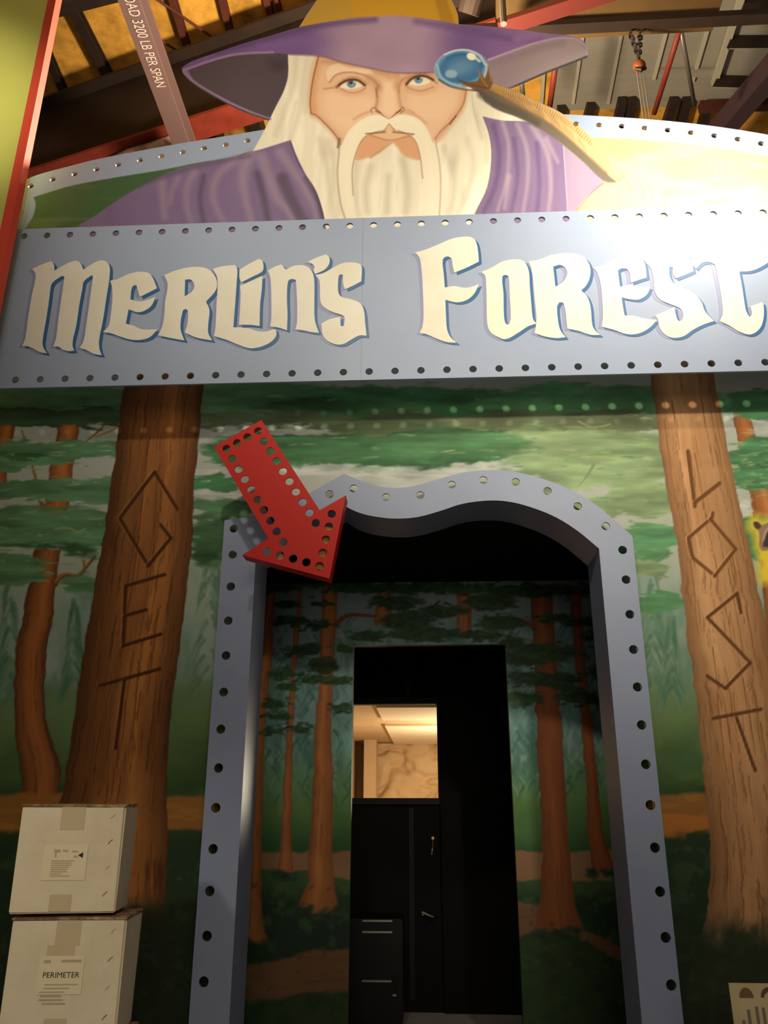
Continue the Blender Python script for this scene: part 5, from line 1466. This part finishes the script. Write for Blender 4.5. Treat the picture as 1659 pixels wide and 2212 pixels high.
# deep girder
ibeam('roof_girder', (150, 366), (560, 236), 9.3, .34, 1.25, DSTEEL, RSTEEL, (.6, 1.2), 'deep dark girder with a red bottom flange left of the hat', 'girder', None, .04)
a, b = Z3(236, 352, 9.22), Z3(384, 304, 9.22)
bm = bmesh.new(); tube_bm(bm, [a, a.lerp(b, .3) + Vector((0, 0, .01)), a.lerp(b, .6) + Vector((0, 0, -.01)), b], [.06, .085, .09, .08], 12)  # pale pink tube set along one stretch of the flange
o = from_bm('flange_tube', bm, mat('flange_tube_pink', rgb(196, 170, 160), .5, .3, noise=(4, rgb(120, 84, 78), .45, .7)), None, True); tag(o, 'pale pink tube lying along the girder flange', 'plastic')
for i, (p, q) in enumerate((((458, 282), (466, 305)), ((540, 240), (553, 282)), ((452, 262), (455, 300)))):
    o = bar('roof_purlin', p, q, ZR - .3, .16, .26, DSTEEL, None, (.2, .6)); tag(o, ('dark purlin under the girder left of the beard', 'dark purlin beside the hat brim underside', 'thin dark purlin under the red flange')[i], 'purlin', 'purlins beyond the girder')
# lettered hoist beam
e = ibeam('hoist_beam', (277, 0), (390, 311), 8.6, .20, .26, PURL, PURL, (.5, .9), 'mauve hoist beam lettered with its load limit', 'beam', None, .03)
a, b = Z3(277, 0, 8.6), Z3(390, 311, 8.6)
dr_ = (b - a).normalized(); upv = Vector((0, 0, -1)).cross(dr_)
me = text_mesh('LOAD 3200 LB PER SPAN', .15); me.name = 'painted_lettering'; me.materials.append(mat('white_stencil', rgb(176, 158, 150), .6))
o = bpy.data.objects.new('painted_lettering', me)
c0, c1 = Z3(274, -20, 8.595), Z3(345, 188, 8.595)
ln = (c1 - c0).length
xw = max(v.co.x for v in me.vertices) - min(v.co.x for v in me.vertices)
mid = (c0 + c1) / 2
R = Matrix((dr_, upv, Vector((0, 0, -1)))).transposed().to_4x4()
o.matrix_world = Matrix.Translation(mid) @ R @ Matrix.Diagonal((ln / xw, 1.0, 1, 1))
mw = o.matrix_world.copy()
link(o, e); o.matrix_world = mw
# ---- right hand side
a0, b0_, = Z3(985, 74, 8.8), Z3(1700, 37, 8.8)
e = empty('box_girder', (a0 + b0_) / 2, 'broad brown girder across the top right of the roof', 'girder')
wA, wB = Z3(1072, 69, 8.8), Z3(1547, 44, 8.8)
up1 = Vector((0, -.9, 1.3))
vs = [wA, wB, wB + up1 + Vector((.45, 0, 0)), wA + up1]; back = Vector((0, .12, 0))
mesh('girder_web', vs + [p + back for p in vs], [(0, 1, 2, 3), (7, 6, 5, 4), (0, 4, 5, 1), (1, 5, 6, 2), (2, 6, 7, 3), (3, 7, 4, 0)], BRN, e)
bm = bmesh.new(); prism_bm(bm, a0 - Vector((0, .02, 0)), b0_ - Vector((0, .02, 0)), .12, .07); from_bm('bottom_chord', bm, DSTEEL, e)
a, b = Z3(1078, 60, 8.6), Z3(1345, -25, 8.6)
bm = bmesh.new(); prism_bm(bm, a, b, .16, .06); o = from_bm('red_brace', bm, mat('maroon_steel', rgb(84, 30, 22), .6, .3)); tag(o, 'red flange bar slanting up above the hat brim at right', 'brace')
bm = bmesh.new(); prism_bm(bm, Z3(900, 30, 9.9), Z3(1060, 5, 9.9), .9, .1); o = from_bm('dark_platform', bm, DSTEEL); tag(o, 'dark platform underside right of the golden hat crown', 'platform')
p = Z3(1088, 52, 8.0)
e = empty('lamp_drop', p, 'grey drop pipe with a clamp beside the hat crown', 'pipe')
bm = bmesh.new(); tube_bm(bm, [p, p + Vector((0, -.05, .9))], .03, 10); from_bm('pipe', bm, mat('galvanised_pipe', rgb(120, 112, 104), .4, .4, .6), e)
bm = bmesh.new(); tube_bm(bm, [p + Vector((0, -.03, .52)), p + Vector((0, -.035, .6))], .055, 10); from_bm('clamp', bm, DSTEEL, e)
p = Z3(1012, 30, 8.3)
e = empty('stage_light', p, 'small dark stage light hanging by the hat crown', 'light')
bm = bmesh.new(); tube_bm(bm, [p, p + Vector((.05, -.12, .1)), p + Vector((.08, -.2, .16))], [.10, .11, .06], 14); from_bm('lamp_can', bm, DSTEEL, e)
bm = bmesh.new(); tube_bm(bm, [p + Vector((.05, -.12, .1)), p + Vector((.05, -.12, .5))], .015, 8); from_bm('hanger', bm, DSTEEL, e)
# deck seams and frames
SE = mat('deck_rib', rgb(176, 168, 148), .45, .4)
for p, q in (((1260, 72), (1238, 222)), ((1342, 75), (1314, 222)), ((1441, 64), (1413, 171)), ((1532, 56), (1497, 175)), ((1180, 80), (1170, 225))):
    bar('deck_rib', p, q, ZR - .06, .045, .035, SE, dk, (1.5, .02))
fr = empty('roof_panel_frame', Z3(1600, 90, ZR - .1), 'pale stepped panel frame in the top right corner of the roof', 'frame')
bar('frame_rail', (1602, 0), (1543, 185), ZR - .12, .08, .07, SE, fr, (.6, 0))
for p, q in (((1604, 17), (1690, 14)), ((1574, 96), (1700, 95)), ((1544, 180), (1700, 184))):
    bar('frame_rung', p, q, ZR - .14, .12, .08, DSTEEL, fr, (0, .4)); bar('frame_lip', (p[0], p[1] + 6), (q[0], q[1] + 6), ZR - .12, .06, .05, SE, fr, (0, .4))
o = bar('deck_trim', (1425, 159), (1546, 159), ZR - .07, .12, .04, DECK); tag(o, 'low grey trim strip across the metal deck', 'trim')
for i, (p, q) in enumerate((((1214, 240), (1211, 262)), ((1278, 234), (1270, 262)), ((1346, 222), (1335, 268)), ((1366, 222), (1358, 268)), ((1458, 222), (1440, 275)), ((1486, 222), (1470, 280)), ((1528, 240), (1515, 285)), ((1570, 240), (1550, 290)))):
    o = bar('far_purlin', p, q, ZR - .14, .12, .12, DSTEEL, None, (0, 1.5)); tag(o, ('first', 'second', 'third', 'fourth', 'fifth', 'sixth', 'seventh', 'eighth')[i] + ' dark purlin from the staff in the yellow bays beyond the metal deck', 'purlin', 'purlins beyond the metal deck')
o = bar('purlin_trimmer', (1512, 238), (1690, 232), ZR - .28, .12, .12, STEEL); tag(o, 'dark red trimmer bar along the edge of the metal deck', 'bar')
o = bar('diagonal_beam', (1690, 150), (1560, 300), 10.0, .22, .3, mat('dark_plum_steel', rgb(62, 44, 48), .6), None, (.3, .3)); tag(o, 'dark plum diagonal beam at the right edge of the roof', 'beam')
# hoist block
YH = Z3(1371, 60, 8.8).y
e = empty('hoist_block', V3(1381, 142, YH), 'copper coloured hoist block hanging on chains over the sign', 'hoist')
CH = mat('dark_chain', rgb(50, 44, 40), .5, .4, .5)
ga = V3(1380, 124, YH)


def chain(p, q, n, par):
    p, q = Vector(p), Vector(q)
    for k in range(n):
        a = p.lerp(q, k / n); b = p.lerp(q, (k + 1.25) / n)
        d = (b - a); s = Vector((1, 0, 0)) if k % 2 else Vector((0, 1, 0))
        L = [a + s * .0, a + d * .2 + s * .022, a + d * .8 + s * .022, b, a + d * .8 - s * .022, a + d * .2 - s * .022, a]
        bm = bmesh.new(); tube_bm(bm, L, .009, 6); from_bm('chain_link', bm, CH, par)


chain(V3(1360, 69, YH), ga, 7, e); chain(V3(1383, 69, YH), ga, 7, e)
bc = V3(1381, 143, YH)
bm = bmesh.new(); bmesh.ops.create_uvsphere(bm, u_segments=24, v_segments=14, radius=.062, matrix=Matrix.Translation(bc)); from_bm('block_body', bm, mat('copper_paint', rgb(150, 78, 44), .3, .5, .5), e, True)
bm = bmesh.new(); tube_bm(bm, [bc + Vector((-.05, -.02, -.05)), bc + Vector((0, -.03, -.075)), bc + Vector((.05, -.02, -.05))], .018, 8); from_bm('sheave_guard', bm, CH, e)
bm = bmesh.new(); tube_bm(bm, [bc + Vector((0, 0, .05)), ga], .016, 8); from_bm('hook_eye', bm, CH, e)
for s in (-.03, 0.0, .03):
    bm = bmesh.new(); tube_bm(bm, [bc + Vector((s, 0, -.05)), bc + Vector((s, 0, -.9))], .006, 6); from_bm('hoist_rope', bm, mat('steel_rope', rgb(120, 112, 100), .5, .4, .4), e)
for i, (p, q, m, r, lab) in enumerate((((1470, 60), (1413, 245), RSTEEL, .032, 'red sloping pipe right of the hoist block'), ((1470, 60), (1500, 225), MATS['galvanised_pipe'], .025, 'thin grey pipe meeting the red sloping pipe at its top'), ((1200, 140), (1186, 240), RSTEEL, .035, 'short red pipe below the hat brim tip at right'), ((1126, 170), (1130, 215), MATS['galvanised_pipe'], .03, 'short pale pipe between hat brim and staff'))):
    bm = bmesh.new(); tube_bm(bm, [Z3(*p, 9.6), Z3(*q, 9.6)], r, 10); o = from_bm('roof_pipe', bm, m, None, True); tag(o, lab, 'pipe')
